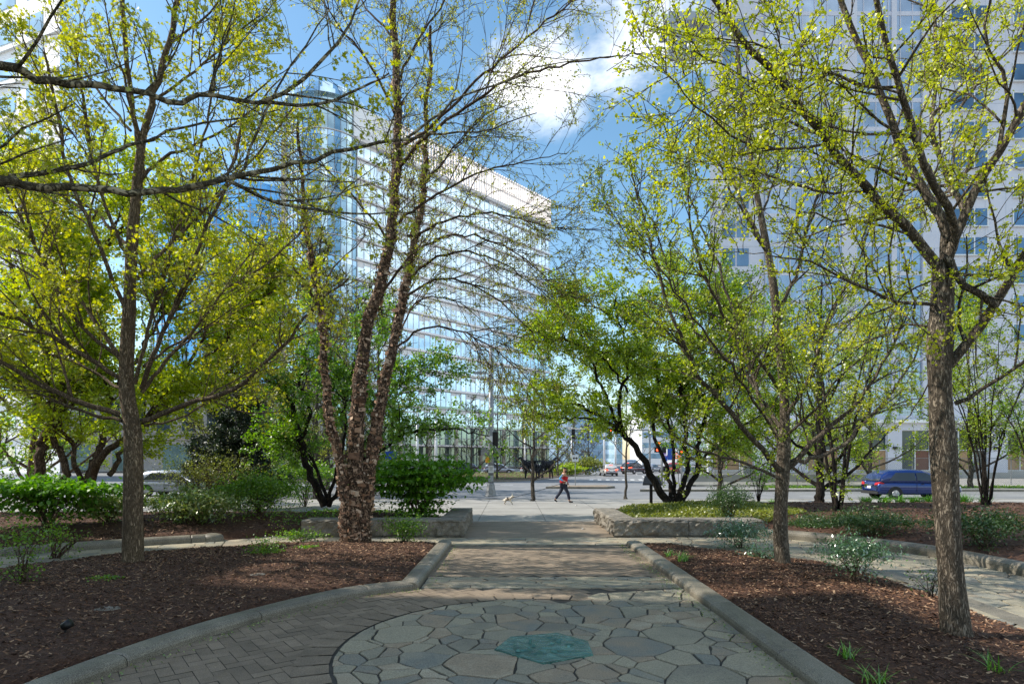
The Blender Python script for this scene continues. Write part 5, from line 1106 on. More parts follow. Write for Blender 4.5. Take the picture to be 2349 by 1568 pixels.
def SH(name, label, px, base_y, top, wd, hh, dep, **k):
    """shrub from its place on the ground: centre pixel, depth, real size"""
    Y = base_y; X = (px-CX)/F*Y; z = gz(X, Y); zt = H+(HY-top)/F*Y; rz_ = hh/2
    return shrub(name, label, k.pop('cat', 'shrub'), (X, Y, z), (X, Y, zt-rz_), (wd/2, dep/2, rz_), **k)
SH('dogwood_shrub', 'broad flat-layered green shrub at the left edge', 110, 15.6, 1098, 3.9, .62, 2.2, nst=16, leafm=M['l_dogwood'], nleaf=5200, tpl='oval', s0=.09, s1=.15, seed=101, up=.85, flatness=.5)
SH('rhododendron_shrub', 'rounded yellowish-green shrub just left of the maple trunk', 250, 16.6, 1128, 2.0, .8, 1.6, nst=12, leafm=M['l_rhodo'], nleaf=3200, tpl='lance', s0=.08, s1=.14, seed=102, up=.4)
SH('rhododendron_shrub', 'wide low yellowish-green shrub right of the maple trunk', 440, 17.0, 1118, 2.9, 1.0, 1.8, nst=14, leafm=M['l_rhodo'], nleaf=5400, tpl='lance', s0=.08, s1=.14, seed=103, up=.4)
SH('twiggy_shrub', 'bare twiggy vase-shaped shrub with a thin olive haze of leaves', 470, 21.0, 1035, 4.2, 1.9, 2.4, nst=44, leafm=M['l_olive'], nleaf=4200, tpl='kite', s0=.03, s1=.06, seed=104, up=.3, shell=.35, sr=.014, twigs=6)
SH('green_shrub', 'loose dark green shrub between the rhododendron and the birch', 590, 18.4, 1082, 2.5, 1.3, 1.8, nst=18, leafm=M['l_green'], nleaf=6500, tpl='kite', s0=.04, s1=.08, seed=105, up=.4)
SH('dogwood_shrub', 'large domed bright green shrub right of the birch', 962, 19.2, 1046, 3.8, 1.8, 2.6, nst=22, leafm=M['l_dogwood'], nleaf=11000, tpl='oval', s0=.09, s1=.16, seed=106, up=.8, flatness=.3)
SH('dogwood_shrub', 'small green shrub behind the leaning twin trunks', 700, 27.0, 1058, 3.8, 1.3, 2.2, nst=14, leafm=M['l_green'], nleaf=4000, tpl='kite', s0=.07, s1=.12, seed=107)
SH('low_shrub', 'small feathery green shrub in the mulch below the green bush', 600, 12.6, 1225, .95, .75, .7, nst=9, leafm=M['l_green'], nleaf=700, tpl='kite', s0=.03, s1=.05, seed=108, sr=.008, shell=.2)
SH('low_shrub', 'tiny sparse green seedling shrub between the maple and the birch', 700, 13.4, 1258, .6, .35, .5, nst=6, leafm=M['l_green'], nleaf=260, tpl='kite', s0=.03, s1=.05, seed=109, sr=.006, shell=.2)
SH('low_shrub', 'green shrub in front of the seat wall just right of the birch base', 925, 15.1, 1175, 1.25, .95, .8, nst=12, leafm=M['l_green'], nleaf=1900, tpl='kite', s0=.03, s1=.06, seed=110, sr=.008, shell=.3)
SH('low_shrub', 'low green tuft left of the birch base', 690, 15.2, 1212, 1.5, .45, .6, nst=9, leafm=M['l_green'], nleaf=800, tpl='kite', s0=.03, s1=.06, seed=111, sr=.008, shell=.3)
SH('low_shrub', 'leafy sapling shrub at the bottom left edge', 50, 9.6, 1165, 1.3, 1.2, .9, nst=9, leafm=M['l_green'], nleaf=900, tpl='kite', s0=.03, s1=.055, seed=112, sr=.011, shell=.25)
SH('forked_shrub', 'small fork-trunked shrub beside the left path', 125, 12.9, 1180, 1.5, 1.0, 1.0, nst=5, leafm=M['l_green'], nleaf=500, tpl='kite', s0=.03, s1=.055, seed=113, sr=.035, shell=.15, twigs=4)
SH('low_shrub', 'sparse twig with a few leaves in front of the maple trunk', 240, 9.9, 1335, .55, .5, .5, nst=5, leafm=M['l_green'], nleaf=120, tpl='kite', s0=.03, s1=.05, seed=114, sr=.006, shell=.2)
SH('low_shrub', 'bare thin sapling with grey stems left of the birch', 665, 16.6, 1130, 1.2, 1.2, .8, nst=6, leafm=M['l_green'], nleaf=260, tpl='kite', s0=.03, s1=.05, seed=115, sr=.012, shell=.2, bark='bark_grey')
SH('juniper_shrub', 'dark feathery juniper on the planter corner behind the right seat wall', 1675, 17.6, 1108, 1.35, 1.1, 1.1, nst=12, leafm=M['l_dark'], nleaf=4200, tpl='lance', s0=.04, s1=.08, seed=121, up=.2)
SH('glossy_shrub', 'low shrub with shiny leaves in front of the right seat wall', 1700, 14.4, 1190, 1.6, .8, 1.0, nst=12, leafm=M['l_pieris'], nleaf=2200, tpl='lance', s0=.05, s1=.085, seed=122, sr=.009)
SH('glossy_shrub', 'small shiny-leaved shrub just left of the mid ginkgo trunk', 1745, 12.3, 1238, .95, .75, .7, nst=10, leafm=M['l_pieris'], nleaf=700, tpl='lance', s0=.04, s1=.07, seed=123, sr=.008)
SH('glossy_shrub', 'shiny-leaved shrub with bare lower stems between the two ginkgo trunks', 1960, 9.9, 1222, 1.35, .8, 1.1, nst=14, leafm=M['l_pieris'], nleaf=2600, tpl='lance', s0=.04, s1=.075, seed=124, sr=.010)
SH('dark_shrub', 'dark spreading ground shrub beyond the right path', 2000, 15.3, 1172, 2.9, .65, 1.8, nst=14, leafm=M['l_dark'], nleaf=6000, tpl='lance', s0=.05, s1=.09, seed=125, sr=.01)
SH('dark_shrub', 'dark green shrub overhanging the kerb right of the big ginkgo trunk', 2255, 13.0, 1165, 2.3, .85, 1.6, nst=14, leafm=M['l_dark'], nleaf=4800, tpl='lance', s0=.05, s1=.09, seed=126, sr=.01)
SH('dark_shrub', 'dark shrub left of the serviceberry stems behind the mid ginkgo', 1870, 16.9, 1185, 2.0, .6, 1.4, nst=12, leafm=M['l_dark'], nleaf=3200, tpl='lance', s0=.05, s1=.09, seed=127, sr=.01)
SH('low_shrub', 'thin leafless shrub beside the base of the big ginkgo', 2135, 8.9, 1265, .8, .95, .7, nst=9, leafm=M['l_dark'], nleaf=120, tpl='kite', s0=.03, s1=.05, seed=128, sr=.007, bark='bark_d')
SH('low_shrub', 'slender open shrub at the roadside right of the dark multi-stemmed tree', 1740, 24.5, 1045, 1.7, 1.6, 1.2, nst=12, leafm=M['l_green'], nleaf=360, tpl='kite', s0=.04, s1=.07, seed=129, sr=.016, bark='bark_d')
SH('low_shrub', 'leafy shrub on the far planted island behind the small sign', 1345, 84, 1050, 6.5, 2.0, 4, nst=10, leafm=M['l_olive'], nleaf=2200, tpl='kite', s0=.2, s1=.35, seed=130)
SH('low_shrub', 'green shrub on the far planted island near the silver car', 1300, 78, 1066, 4.5, 1.1, 4, nst=10, leafm=M['l_green2'], nleaf=1800, tpl='kite', s0=.2, s1=.35, seed=131)
def clump(label, x, y, h_, n, seed, spread=.2, m='l_iris', cat='plant', name='daylily_clump', group=None, wd=.016):
    z = gz(x, y); o = thing(name, label, cat, (x, y, z), group=group); r = np.random.default_rng(seed); V = []; k = 5
    for i in range(n):
        a = r.random()*2*PI; l_ = h_*r.uniform(.6, 1.15); b0 = np.array([r.normal()*spread*.25, r.normal()*spread*.25, -.02]); d = np.array([math.cos(a), math.sin(a), 0]); s_ = np.array([-d[1], d[0], 0])*wd*.5*r.uniform(.7, 1.2); out_ = spread*r.uniform(.3, 1.5)
        for j in range(k):
            t0_, t1_ = j/k, (j+1)/k
            def q(t): return b0+d*out_*t**1.6+np.array([0, 0, l_*(t-.32*t*t*r_d)])
            r_d = out_/spread; w0, w1 = 1-t0_**2, 1-t1_**2
            p0, p1 = q(t0_), q(t1_); V += [p0-s_*w0, p0+s_*w0, p1+s_*w1, p1-s_*w1]
    mesh_np('leaves', np.array(V)+np.array(o.location), np.arange(len(V)).reshape(-1, 4), M[m], o, rnd=r.random(len(V)//4)); return o
def CL(lab, px, py, z, h_, n, seed, **k): g = G(px, py, z); return clump(lab, g[0], g[1], h_, n, seed, **k)
CL('clump of fresh green blades beside the kerb near the seat wall', 1565, 1285, .12, .30, 60, 1, spread=.22)
CL('smaller clump of green blades at the left end of the right bed', 1535, 1272, .12, .22, 34, 2, spread=.16)
CL('bright green blade clump in the mulch midway along the right kerb', 1945, 1500, .14, .24, 34, 3, spread=.17, wd=.012)
CL('bright green blade clump at the bottom edge of the right bed', 2020, 1560, .14, .24, 36, 4, spread=.18, wd=.012)
CL('blade clump at the foot of the big ginkgo trunk, bottom right', 2285, 1540, .14, .26, 26, 5, spread=.22, wd=.012)
for i, (px, py, h_) in enumerate([(1988, 1150, .42), (2030, 1148, .5), (2065, 1146, .5), (2098, 1145, .5), (2130, 1146, .5), (2212, 1146, .6), (2258, 1148, .5), (1712, 1143, .35), (1744, 1143, .35), (1778, 1144, .35)]):
    CL(['yellow-green blade clump at the rear wheel of the blue car', 'second blade clump from the rear wheel of the blue car', 'blade clump below the rear door of the blue car', 'blade clump below the front door of the blue car', 'blade clump just left of the big ginkgo trunk by the street', 'tall blade clump right of the big ginkgo trunk by the street', 'blade clump at the right end of the roadside row',
        'small blade clump left of the thin roadside shrub', 'small blade clump at the foot of the thin roadside shrub', 'small blade clump right of the thin roadside shrub'][i], px, py, .4, h_, 110, 10+i, spread=.42, group='blade clumps along the roadside', wd=.03)
# ground cover around the dark tree, grass on the islands
r = np.random.default_rng(9)
tag(leaves('leaf_litter', LIT, M['l_rhodo'], 'kite', .012, .035, 5, up=.9), 'dry leaf litter and bud scales gathered along the kerbs', 'leaf litter', kind='stuff')
def cover(name, label, x0, x1, y0, y1, n, s0, s1, m, seed, zf, tpl='kite', poly=None, th=.0):
    r = np.random.default_rng(seed); x = r.uniform(x0, x1, n); y = r.uniform(y0, y1, n)
    if poly: k = sdist(x, y, poly) > 0; x, y = x[k], y[k]
    if th: k = vnoise(x, y, .8, seed) > th; x, y = x[k], y[k]
    z = zf(x, y)+.02+.06*r.random(len(x)); return tag(leaves(name, np.stack([x, y, z], 1), m, tpl, s0, s1, seed, up=.6), label, 'ground cover', kind='stuff')
cover('ground_cover', 'low green ground cover around the dark multi-stemmed tree', 3.4, 9.5, 17.3, 23.5, 16000, .06, .10, M['l_olive'], 1, lambda x, y: hz(x, y)+.03, poly=[(3.6, 17.4), (7.5, 17.3), (9.5, 19), (9.5, 23.5), (4.4, 23), (3.6, 21)])
cover('ground_cover', 'sparse ground cover in the bed behind the birch', -7, -2, 17.5, 22, 2600, .05, .09, M['l_green'], 2, hz, th=.5)
cover('grass', 'sunlit grass on the planted island', -34, 12, 58, 99, 30000, .12, .25, M['l_iris'], 3, lambda x, y: x*0+.03, tpl='needle', poly=[(-33.5, 58), (-3.2, 58), (-1.4, 59), (1.5, 62.2), (7, 76), (12, 96), (9, 99), (-33.5, 78)], th=.35)
cover('grass', 'strip of grass beside the kerb in front of the hotel', 20, 50, 44.2, 48, 9000, .08, .16, M['l_green'], 4, lambda x, y: x*0-.1, tpl='kite')
# ------------------------------------------------------------------ vehicles
def loft(sec, name, m, parent, smooth=True, caps=True):
    V = [p for s_ in sec for p in s_]; n = len(sec[0]); k = len(sec)
    Fq = [(i*n+j, i*n+(j+1) % n, (i+1)*n+(j+1) % n, (i+1)*n+j) for i in range(k-1) for j in range(n)]
    b = MB(); b.add(V, Fq+([tuple(range(n)), tuple(range((k-1)*n, k*n))[::-1]] if caps else [])); return b.build(name, m, parent, smooth=smooth)
def car(label, loc, rz, paint, L_=4.4, W=1.82, Hh=1.62, style='suv', brake=False, group=None, name='parked_car'):
    """x forward, y left, z up, origin on the ground at the centre"""
    o = thing(name, label, 'car', loc, rz, group); h = Hh; w = W/2; f = L_/2
    bot = .24; belt = h*.60
    prof = [(-f, .50, belt*.80), (-f+.03, .34, belt*.93), (-f+.18, bot+.02, belt*1.0), (-f*.62, bot, belt*1.0), (-.4, bot, belt*.985), (f*.38, bot, belt*.955), (f*.62, bot, belt*.88), (f*.86, bot+.02, belt*.80), (f-.06, .30, belt*.70), (f, .42, belt*.58)]
    wid = [.84, .93, .975, 1, 1, 1, .99, .96, .86, .74]; sec = []
    for (x, zb, zt), q in zip(prof, wid):
        ww = w*q; zm = (zb+zt)/2
        sec.append([(x, -ww*.80, zb), (x, -ww*.97, zb+.10), (x, -ww, zm), (x, -ww*.985, zt-.09), (x, -ww*.88, zt), (x, 0, zt+.015), (x, ww*.88, zt), (x, ww*.985, zt-.09), (x, ww, zm), (x, ww*.97, zb+.10), (x, ww*.80, zb)])
    bo_ = loft(sec, 'body', M[paint], o); mm = bo_.modifiers.new('sub', 'SUBSURF'); mm.levels = mm.render_levels = 1
    rear = -f+.10 if style == 'suv' else -f*.78
    gp = [(rear, belt-.03, belt+.02), (rear+.24, belt-.04, h*.84), (rear+.62, belt-.04, h*.955), (-f*.22, belt-.05, h), (f*.06, belt-.05, h*.985), (f*.24, belt-.05, h*.90), (f*.56, belt-.08, belt-.02)]
    sec = []
    for (x, zb, zt) in gp:
        tw = w*(.93-.20*min(1, (zt-belt)/(h-belt+.001))); bw_ = w*.93
        sec.append([(x, -bw_, zb), (x, -(bw_+tw)/2, (zb+zt)/2), (x, -tw, zt-.05*(zt > belt+.1)), (x, -tw*.8, zt), (x, 0, zt+.02), (x, tw*.8, zt), (x, tw, zt-.05*(zt > belt+.1)), (x, (bw_+tw)/2, (zb+zt)/2), (x, bw_, zb)])
    bo_ = loft(sec, 'roof', M[paint], o)
    def yat(z): t = (z-belt)/(h-belt); return w*(.93-.20*t)
    for s_ in (-1, 1):
        for (xa, xb, xc, xd) in ((rear+.95, -.32, -.30, rear+.50), (-.24, f*.14, f*.44, -.22)):
            z0, z1 = belt+.05, h*.895
            y0_, y1_ = yat(z0)+.02, yat(z1)+.035; b = MB()
            b.add([(xd, s_*y0_, z0), (xc, s_*y0_, z0), (xb, s_*y1_, z1), (xa, s_*y1_, z1), (xd, s_*(y0_-.03), z0), (xc, s_*(y0_-.03), z0), (xb, s_*(y1_-.03), z1), (xa, s_*(y1_-.03), z1)],
                  [(0, 1, 2, 3), (7, 6, 5, 4), (0, 4, 5, 1), (1, 5, 6, 2), (2, 6, 7, 3), (3, 7, 4, 0)]); b.build('side_window', M['car_glass'], o)
    def pane(nm, xa, za, xb, zb, wa, wb, off):
        b = MB(); b.add([(xa+off, -wa, za), (xa+off, wa, za), (xb+off, wb, zb), (xb+off, -wb, zb)], [(0, 1, 2, 3)]); b.build(nm, M['car_glass'], o)
    pane('rear_window', rear+.03, belt+.05, rear+.36, h*.88, w*.78, w*.66, -.03); pane('windscreen', f*.55, belt+.03, f*.30, h*.87, w*.80, w*.68, .04)
    for sx in (-.62, .64):
        for s_ in (-1, 1):
            b = MB(); x = sx*f; b.tube([(x, s_*(w-.20), .34), (x, s_*(w-.19), .36), (x, s_*(w+.005), .36)], [.32, .36, .36], 22); wh = b.build('wheel', M['rubber'], o)
            b = MB(); b.tube([(x, s_*(w+.0), .34), (x, s_*(w+.018), .34)], [.21, .20], 18)
            for k in range(5): a = 2*PI*k/5; b.tube([(x, s_*(w+.02), .34), (x+.2*math.cos(a), s_*(w+.02), .34+.2*math.sin(a))], .02, 5)
            b.build('rim', M['rim'], wh)
            b = MB(); b.tube([(x, s_*(w-.06), .35), (x, s_*(w-.004), .35)], .40, 24); b.build('wheel_arch', M['rubber'], o)
    for s_ in (-1, 1):
        b = MB(); b.add([(-f-.012, s_*w*.50, belt*.80), (-f-.012, s_*w*.80, belt*.82), (-f+.30, s_*(w+.006), belt*.90), (-f+.12, s_*w*.94, belt*.99), (-f+.02, s_*w*.55, belt*.93), (-f+.2, s_*w*.5, belt*.85)],
              [(0, 1, 4), (1, 2, 3), (1, 3, 4), (0, 4, 5), (5, 4, 3), (5, 3, 2), (5, 2, 1), (5, 1, 0)]); b.build('tail_light', M['tail'] if brake else M['red_plastic'], o)
        b = MB(); b.box(f-.22, f-.05, s_*w*.62-.14, s_*w*.62+.14, belt*.60, belt*.72); b.build('headlight', M['white_sign'], o, bevel=.03)
        b = MB(); b.box(f*.36, f*.36+.12, s_*(w+.08)-.08, s_*(w+.08)+.08, belt+.0, belt+.15); b.build('mirror', M[paint], o, bevel=.03)
        b = MB(); b.box(-.30, -.285, s_*(w+.001)-.003, s_*(w+.001)+.003, bot+.16, belt-.06); b.box(-.05, .10, s_*(w+.008)-.012, s_*(w+.008)+.012, belt-.16, belt-.12); b.build('door_trim', M['rubber'], o)
    b = MB(); b.box(-f-.02, -f+.04, -w*.84, w*.84, .30, .46); b.build('bumper', M['rubber'], o, bevel=.02)
    b = MB(); b.box(-f-.024, -f, -.17, .17, .62, .74); b.build('number_plate', M['white_sign'], o)
    if brake: b = MB(); b.box(rear+.38, rear+.46, -.22, .22, h*.915, h*.94); b.build('brake_light', M['tail'], o)
    return o
g = G(2090, 1139, -.13); car('dark blue hatchback parked on the street behind the right planting bed', (17.55*(1.0)+4.55, 34.3, -.13), 0.0, 'car_blue', L_=4.85, W=1.9, Hh=1.70, name='parked_car').location = (23.2, 34.3, -.13)
AV = math.radians(68)
car('silver wagon with lit brake lights waiting at the junction', (12.9, 79, -.13), AV+.42, 'car_silver', brake=True, Hh=1.6, name='car')
car('dark SUV right of the silver wagon', (18.6, 90, -.13), AV-.35, 'car_black', brake=True, L_=4.8, W=1.95, Hh=1.8, name='car')
car('grey sedan half hidden in front of the dark SUV', (23.2, 98, -.13), AV-.3, 'car_grey', Hh=1.45, style='sedan', name='car')
car('pale van ahead of the dark SUV', (24.2, 118, -.13), AV, 'car_grey', L_=5.0, W=1.95, Hh=2.1, name='car')
car('red car behind the dark multi-stemmed tree', (25.2, 92, -.13), AV+PI, 'car_red', Hh=1.7, name='car')
car('grey blue hatchback on the far road behind the signal pole', (-1.9, 88, -.13), 0.0, 'car_grey', L_=4.6, name='car')
car('white car on the far road behind the island trees', (3.6, 88.5, -.13), 0.0, 'car_white', L_=4.6, name='car')
car('dark car on the far road left of the signal pole', (-7.4, 88.5, -.13), PI, 'car_black', L_=4.5, name='car')
car('pale car passing in the left background behind the forked tree', (-21, 37, -.13), 0.0, 'car_grey', L_=4.5, name='car')
# delivery truck
o = thing('delivery_truck', 'white delivery truck with purple and orange lettering on the avenue', 'truck', (28.8, 106, -.13), AV)
b = MB(); b.box(-4.2, 2.2, -1.25, 1.25, 1.0, 3.9); b.build('cargo_box', M['truck_white'], o, bevel=.05)
b = MB(); b.box(2.3, 4.2, -1.15, 1.15, .6, 2.9); b.build('cab', M['truck_white'], o, bevel=.25)
b = MB(); b.box(-4.2, 4.0, -1.0, 1.0, .55, .98); b.build('chassis', M['black_metal'], o)
b = MB(); b.box(4.16, 4.23, -1.0, 1.0, 1.7, 2.6); b.build('windscreen', M['car_glass'], o)
for x in (-2.9, 3.0):
    for s_ in (-1, 1):
        b = MB(); b.tube([(x, s_*.9, .5), (x, s_*1.2, .5)], .48, 20); b.build('wheel', M['rubber'], o)
def text(body, size, name, m, parent, loc, rot):
    c = bpy.data.curves.new(name, 'FONT'); c.body = body; c.size = size; c.extrude = .01; c.offset = size*.02
    t = bpy.data.objects.new('tmp', c); C.objects.link(t); dg = bpy.context.evaluated_depsgraph_get(); me = bpy.data.meshes.new_from_object(t.evaluated_get(dg)); bpy.data.objects.remove(t)
    me.materials.clear(); me.materials.append(m); o_ = bpy.data.objects.new(name, me); link(o_, parent); o_.location = loc; o_.rotation_euler = rot; return o_
text('Fed', 1.3, 'lettering', M['purple'], o, (-4.23, 1.12, 2.35), (PI/2, 0, -PI/2)); text('Ex', 1.3, 'lettering', M['orange_letter'], o, (-4.23, -.92+.18, 2.35), (PI/2, 0, -PI/2))
text('Fed', 1.5, 'lettering', M['purple'], o, (1.4, 1.27, 2.0), (PI/2, 0, PI)); text('Ex', 1.5, 'lettering', M['orange_letter'], o, (-1.15, 1.27, 2.0), (PI/2, 0, PI))
# ------------------------------------------------------------------ street furniture
g = G(1126, 1138, 0); o = thing('signal_pole', 'tall galvanised signal and lamp pole with flared concrete-like base', 'traffic signal', (g[0], g[1], 0))
b = MB(); n = 8
pr = [(.37, 0), (.37, .07), (.33, .10), (.22, .72), (.19, .78)]
b.add([(r_*math.cos(2*PI*(j+.5)/n), r_*math.sin(2*PI*(j+.5)/n), z) for r_, z in pr for j in range(n)], [(i*n+j, i*n+(j+1) % n, (i+1)*n+(j+1) % n, (i+1)*n+j) for i in range(4) for j in range(n)]+[tuple(4*n+j for j in range(n))]); b.build('base', M['galv'], o)
b = MB(); b.tube([(0, 0, .76), (0, 0, 2.6), (0, 0, 8.6)], [.165, .15, .11], 12); b.build('pole', M['galv'], o, smooth=True)
b = MB(); b.tube([(0, 0, 8.3), (-.3, 0, 8.5), (-1.0, 0, 8.45)], .05, 8); ar = b.build('lamp_arm', M['galv'], o, smooth=True)
b = MB(); b.box(-1.0, -.25, -.16, .16, 7.1, 7.22); b.tube([(-.62, 0, 7.22), (-.4, 0, 7.5), (-.05, 0, 7.6)], .04, 6); b.build('lamp_head', M['mullion'], o)
for sx, nm in ((-1, 'pedestrian_signal'), (1, 'pedestrian_signal')):
    b = MB(); b.box(sx*.18 if sx > 0 else -.60, .60 if sx > 0 else -.18, -.12, .14, 2.38, 2.80); s_ = b.build(nm, M['galv'], o, bevel=.03)
    b = MB(); b.box(.60 if sx > 0 else -.74, .74 if sx > 0 else -.60, -.14, .16, 2.36, 2.82); b.build('visor', M['black_metal'], s_)
    b = MB(); b.tube([(sx*.05, 0, 2.5), (sx*.22, 0, 2.5)], .03, 6); b.tube([(sx*.05, 0, 2.7), (sx*.22, 0, 2.7)], .03, 6); b.build('bracket', M['galv'], s_)
b = MB(); b.box(-.30, -.08, -.22, -.10, 1.95, 2.33); b.build('push_button_box', M['yellow_box'], o, bevel=.02)
b = MB(); b.box(-.13, .17, -.20, -.185, 1.38, 1.78); s_ = b.build('sign', M['white_sign'], o)
b = MB()
for z in (1.70, 1.63, 1.56, 1.49): b.box(-.08, .12, -.204, -.201, z, z+.025)
b.build('sign_lines', M['black_metal'], s_)
b = MB(); b.box(.14, .42, -.12, .16, 2.95, 3.75); b.build('vehicle_signal', M['black_metal'], o, bevel=.03)
b = MB(); b.box(-.28, .10, -.18, -.165, 3.15, 3.5); b.build('upper_sign', M['white_sign'], o)
b = MB(); b.box(-.13, .13, -.172, -.16, .85, 1.22)
b.build('access_plate', M['mullion'], o)
def sig(b_, x, y, z, k=3):
    pass
def signal_head(parent, x, y, z, h_=1.05, w_=.36, lit=0):
    b = MB(); b.box(x-w_/2, x+w_/2, y-.12, y+.12, z, z+h_); hd = b.build('signal_head', M['black_metal'], parent, bevel=.03); n = 3 if h_ > .8 else 1
    for k in range(n):
        zc = z+h_-(k+.5)*h_/n; b = MB(); b.tube([(x, y-.125, zc), (x, y-.135, zc)], .11, 14); b.build('lens', M['red_glow'] if k == lit else M['rubber'], hd)
        b = MB(); b.tube([(x-.13, y-.13, zc+.02), (x-.13, y-.3, zc+.0)], .01, 4); b.tube([(x, y-.13, zc+.15), (x, y-.33, zc+.13)], .055, 6); b.build('visor', M['black_metal'], hd)
o = thing('traffic_signal', 'red traffic light hanging from a mast beyond the silver wagon', 'traffic signal', (16.0, 68.5, -.1))
b = MB(); b.tube([(0, 0, 0), (0, 0, 6.2)], .12, 8); b.tube([(0, 0, 5.6), (-9.5, 0, 5.75)], [.08, .05], 6); b.build('mast', M['galv'], o, smooth=True)
signal_head(o, -4.6, -.1, 4.55, 1.2, .42, 0); signal_head(o, -8.9, -.1, 4.55, 1.2, .42, 7)
o = thing('traffic_signal', 'red pedestrian and traffic lights on a grey post behind the dark tree', 'traffic signal', (12.95, 51, -.13))
b = MB(); b.tube([(0, 0, 0), (0, 0, 3.7)], .10, 8); b.build('post', M['galv'], o, smooth=True)
signal_head(o, -.42, -.1, 2.85, .46, .46, 0); signal_head(o, -.3, -.1, 3.4, .42, .3, 0)
b = MB(); b.box(.0, .36, -.14, .14, 2.8, 3.35); b.build('signal_box', M['black_metal'], o, bevel=.03)
b = MB(); b.box(.1, .45, -.12, -.1, 2.1, 2.5); b.build('blue_plate', M['blue_sign'], o)
b = MB(); b.box(.5, .9, -.02, .02, 2.2, 3.3); b.build('blue_banner', M['blue_sign'], o)
o = thing('traffic_signal', 'orange pedestrian light with yellow box right of the dark tree trunk', 'traffic signal', (16.1, 56, -.13))
b = MB(); b.tube([(0, 0, 0), (0, 0, 3.4)], .09, 8); b.build('post', M['galv'], o, smooth=True); signal_head(o, -.05, -.12, 2.7, .45, .42, 0)
b = MB(); b.box(-.3, .0, -.24, -.1, 1.7, 2.3); b.build('push_button_box', M['yellow_box'], o, bevel=.02)
g = G(1316, 1112.5, 0); o = thing('keep_right_sign', 'small white diverging-arrow sign on a thin post on the near traffic island', 'sign', (g[0], 47.2, 0))
b = MB(); b.tube([(0, 0, 0), (0, 0, 2.35)], .035, 6); b.build('post', M['galv'], o)
b = MB(); b.box(-.26, .26, -.05, -.035, 1.95, 2.5); s_ = b.build('panel', M['white_sign'], o)
b = MB()
for s2 in (-1, 1): b.add([(s2*.20, -.054, 2.22), (s2*.08, -.054, 2.36), (s2*.08, -.054, 2.08)], [(0, 1, 2)])
b.box(-.1, .1, -.056, -.052, 2.19, 2.25); b.build('arrows', M['black_metal'], s_)
o = thing('interpretive_sign', 'slanted dark information panel on a post left of the dark multi-stemmed tree', 'sign', (5.8, 24.6, 0))
b = MB(); b.box(-.06, .06, -.03, .03, 0, 1.15); b.build('post', M['black_metal'], o)
b = MB(); b.add([(-.42, -.32, 1.10), (.36, -.32, 1.10), (.42, .30, 1.42), (-.20, .30, 1.42), (-.42, -.32, 1.15), (.36, -.32, 1.15), (.42, .30, 1.47), (-.20, .30, 1.47)], [(3, 2, 1, 0), (4, 5, 6, 7), (0, 1, 5, 4), (1, 2, 6, 5), (2, 3, 7, 6), (3, 0, 4, 7)]); b.build('panel', M['black_metal'], o)
o = thing('blue_sign', 'plain blue rectangular sign on two white posts behind the dogwood mound', 'sign', ((898-CX)/F*46, 46, -.1))
b = MB(); b.box(-.46, .46, -.05, .0, 2.2, 2.85); b.build('panel', M['blue_sign'], o)
b = MB(); b.box(-.04, .04, 0, .06, 0, 2.4); b.box(.48, .54, -.05, .02, 2.15, 2.9); b.box(-.48, .54, -.05, .01, 2.14, 2.2); b.build('post', M['white_sign'], o)
o = thing('banner', 'narrow blue and white banner on a post in the left background', 'banner', ((597-CX)/F*52, 52, -.1))
b = MB(); b.tube([(0, 0, 0), (0, 0, 6.0)], .08, 8); b.build('post', M['galv'], o)
b = MB(); b.box(.1, .75, -.02, .02, 3.6, 5.6); p_ = b.build('cloth', M['blue_sign'], o)
b = MB(); b.box(.25, .6, -.03, .03, 4.9, 5.3); b.box(.3, .5, -.03, .03, 4.2, 4.6); b.build('emblem', M['white_sign'], p_)
lp = thing('street_lamp', 'white lamp post left of the hanging red light', 'street lamp', (12.2, 78, -.1), group='white lamp posts along the avenue')
b = MB(); b.tube([(0, 0, 0), (0, 0, 9)], [.16, .09], 8); b.build('post', M['white_metal'], lp, smooth=True); b = MB(); b.box(-1.3, .1, -.12, .12, 8.9, 9.05); b.build('lamp_head', M['white_metal'], lp)
for x, y, lab in ((15.1, 86, 'white lamp post just right of the hanging red light'), (8.5, 84, 'white lamp post above the silver wagon on its left'), (-9.0, 56, 'white post behind the blue sign and dogwood mound'), (-16.8, 56, 'pale post left of the birch stems in the background'), (2.0, 92, 'white lamp post behind the horse sculptures'), (-6.7, 52, 'grey post between the blue sign and the signal pole')): copy_tree(lp, (x, y, -.1), 0, lab, (1, 1, .75))
# concrete barriers and chain link fence
for i in range(5):
    x0 = 14.6+i*3.1; o = thing('concrete_barrier', ['leftmost concrete barrier block, beside the dark tree', 'second concrete barrier block from the dark tree', 'middle concrete barrier block of the row', 'fourth concrete barrier block of the row', 'rightmost concrete barrier block, nearest the blue car'][i], 'barrier', (x0, 49.6, -.11), group='concrete barriers in front of the hotel')
    b = MB(); pr = [(-.30, 0), (-.30, .12), (-.12, .38), (-.09, .98), (.09, .98), (.12, .38), (.30, .12), (.30, 0)]
    b.add([(x, y, z) for x in (0.02, 3.06) for y, z in pr], [tuple(range(8)), tuple(range(8, 16))[::-1]]+[(j, (j+1) % 8, 8+(j+1) % 8, 8+j) for j in range(8)]); b.build('block', M['concrete'], o, bevel=.015)
    b = MB(); b.box(.35, .75, -.312, -.26, 0, .09); b.box(2.2, 2.6, -.312, -.26, 0, .09); b.build('drain_slot', M['rubber'], o)
o = thing('chain_link_fence', 'chain link fence on thin posts along the front of the hotel', 'fence', (15, 52, -.11))
for k in range(13):
    b = MB(); b.tube([(k*2.9, 0, 0), (k*2.9, 0, 2.5)], .035, 6); b.build('post', M['wire'], o)
b = MB(); Lf = 12*2.9; hf = 2.35
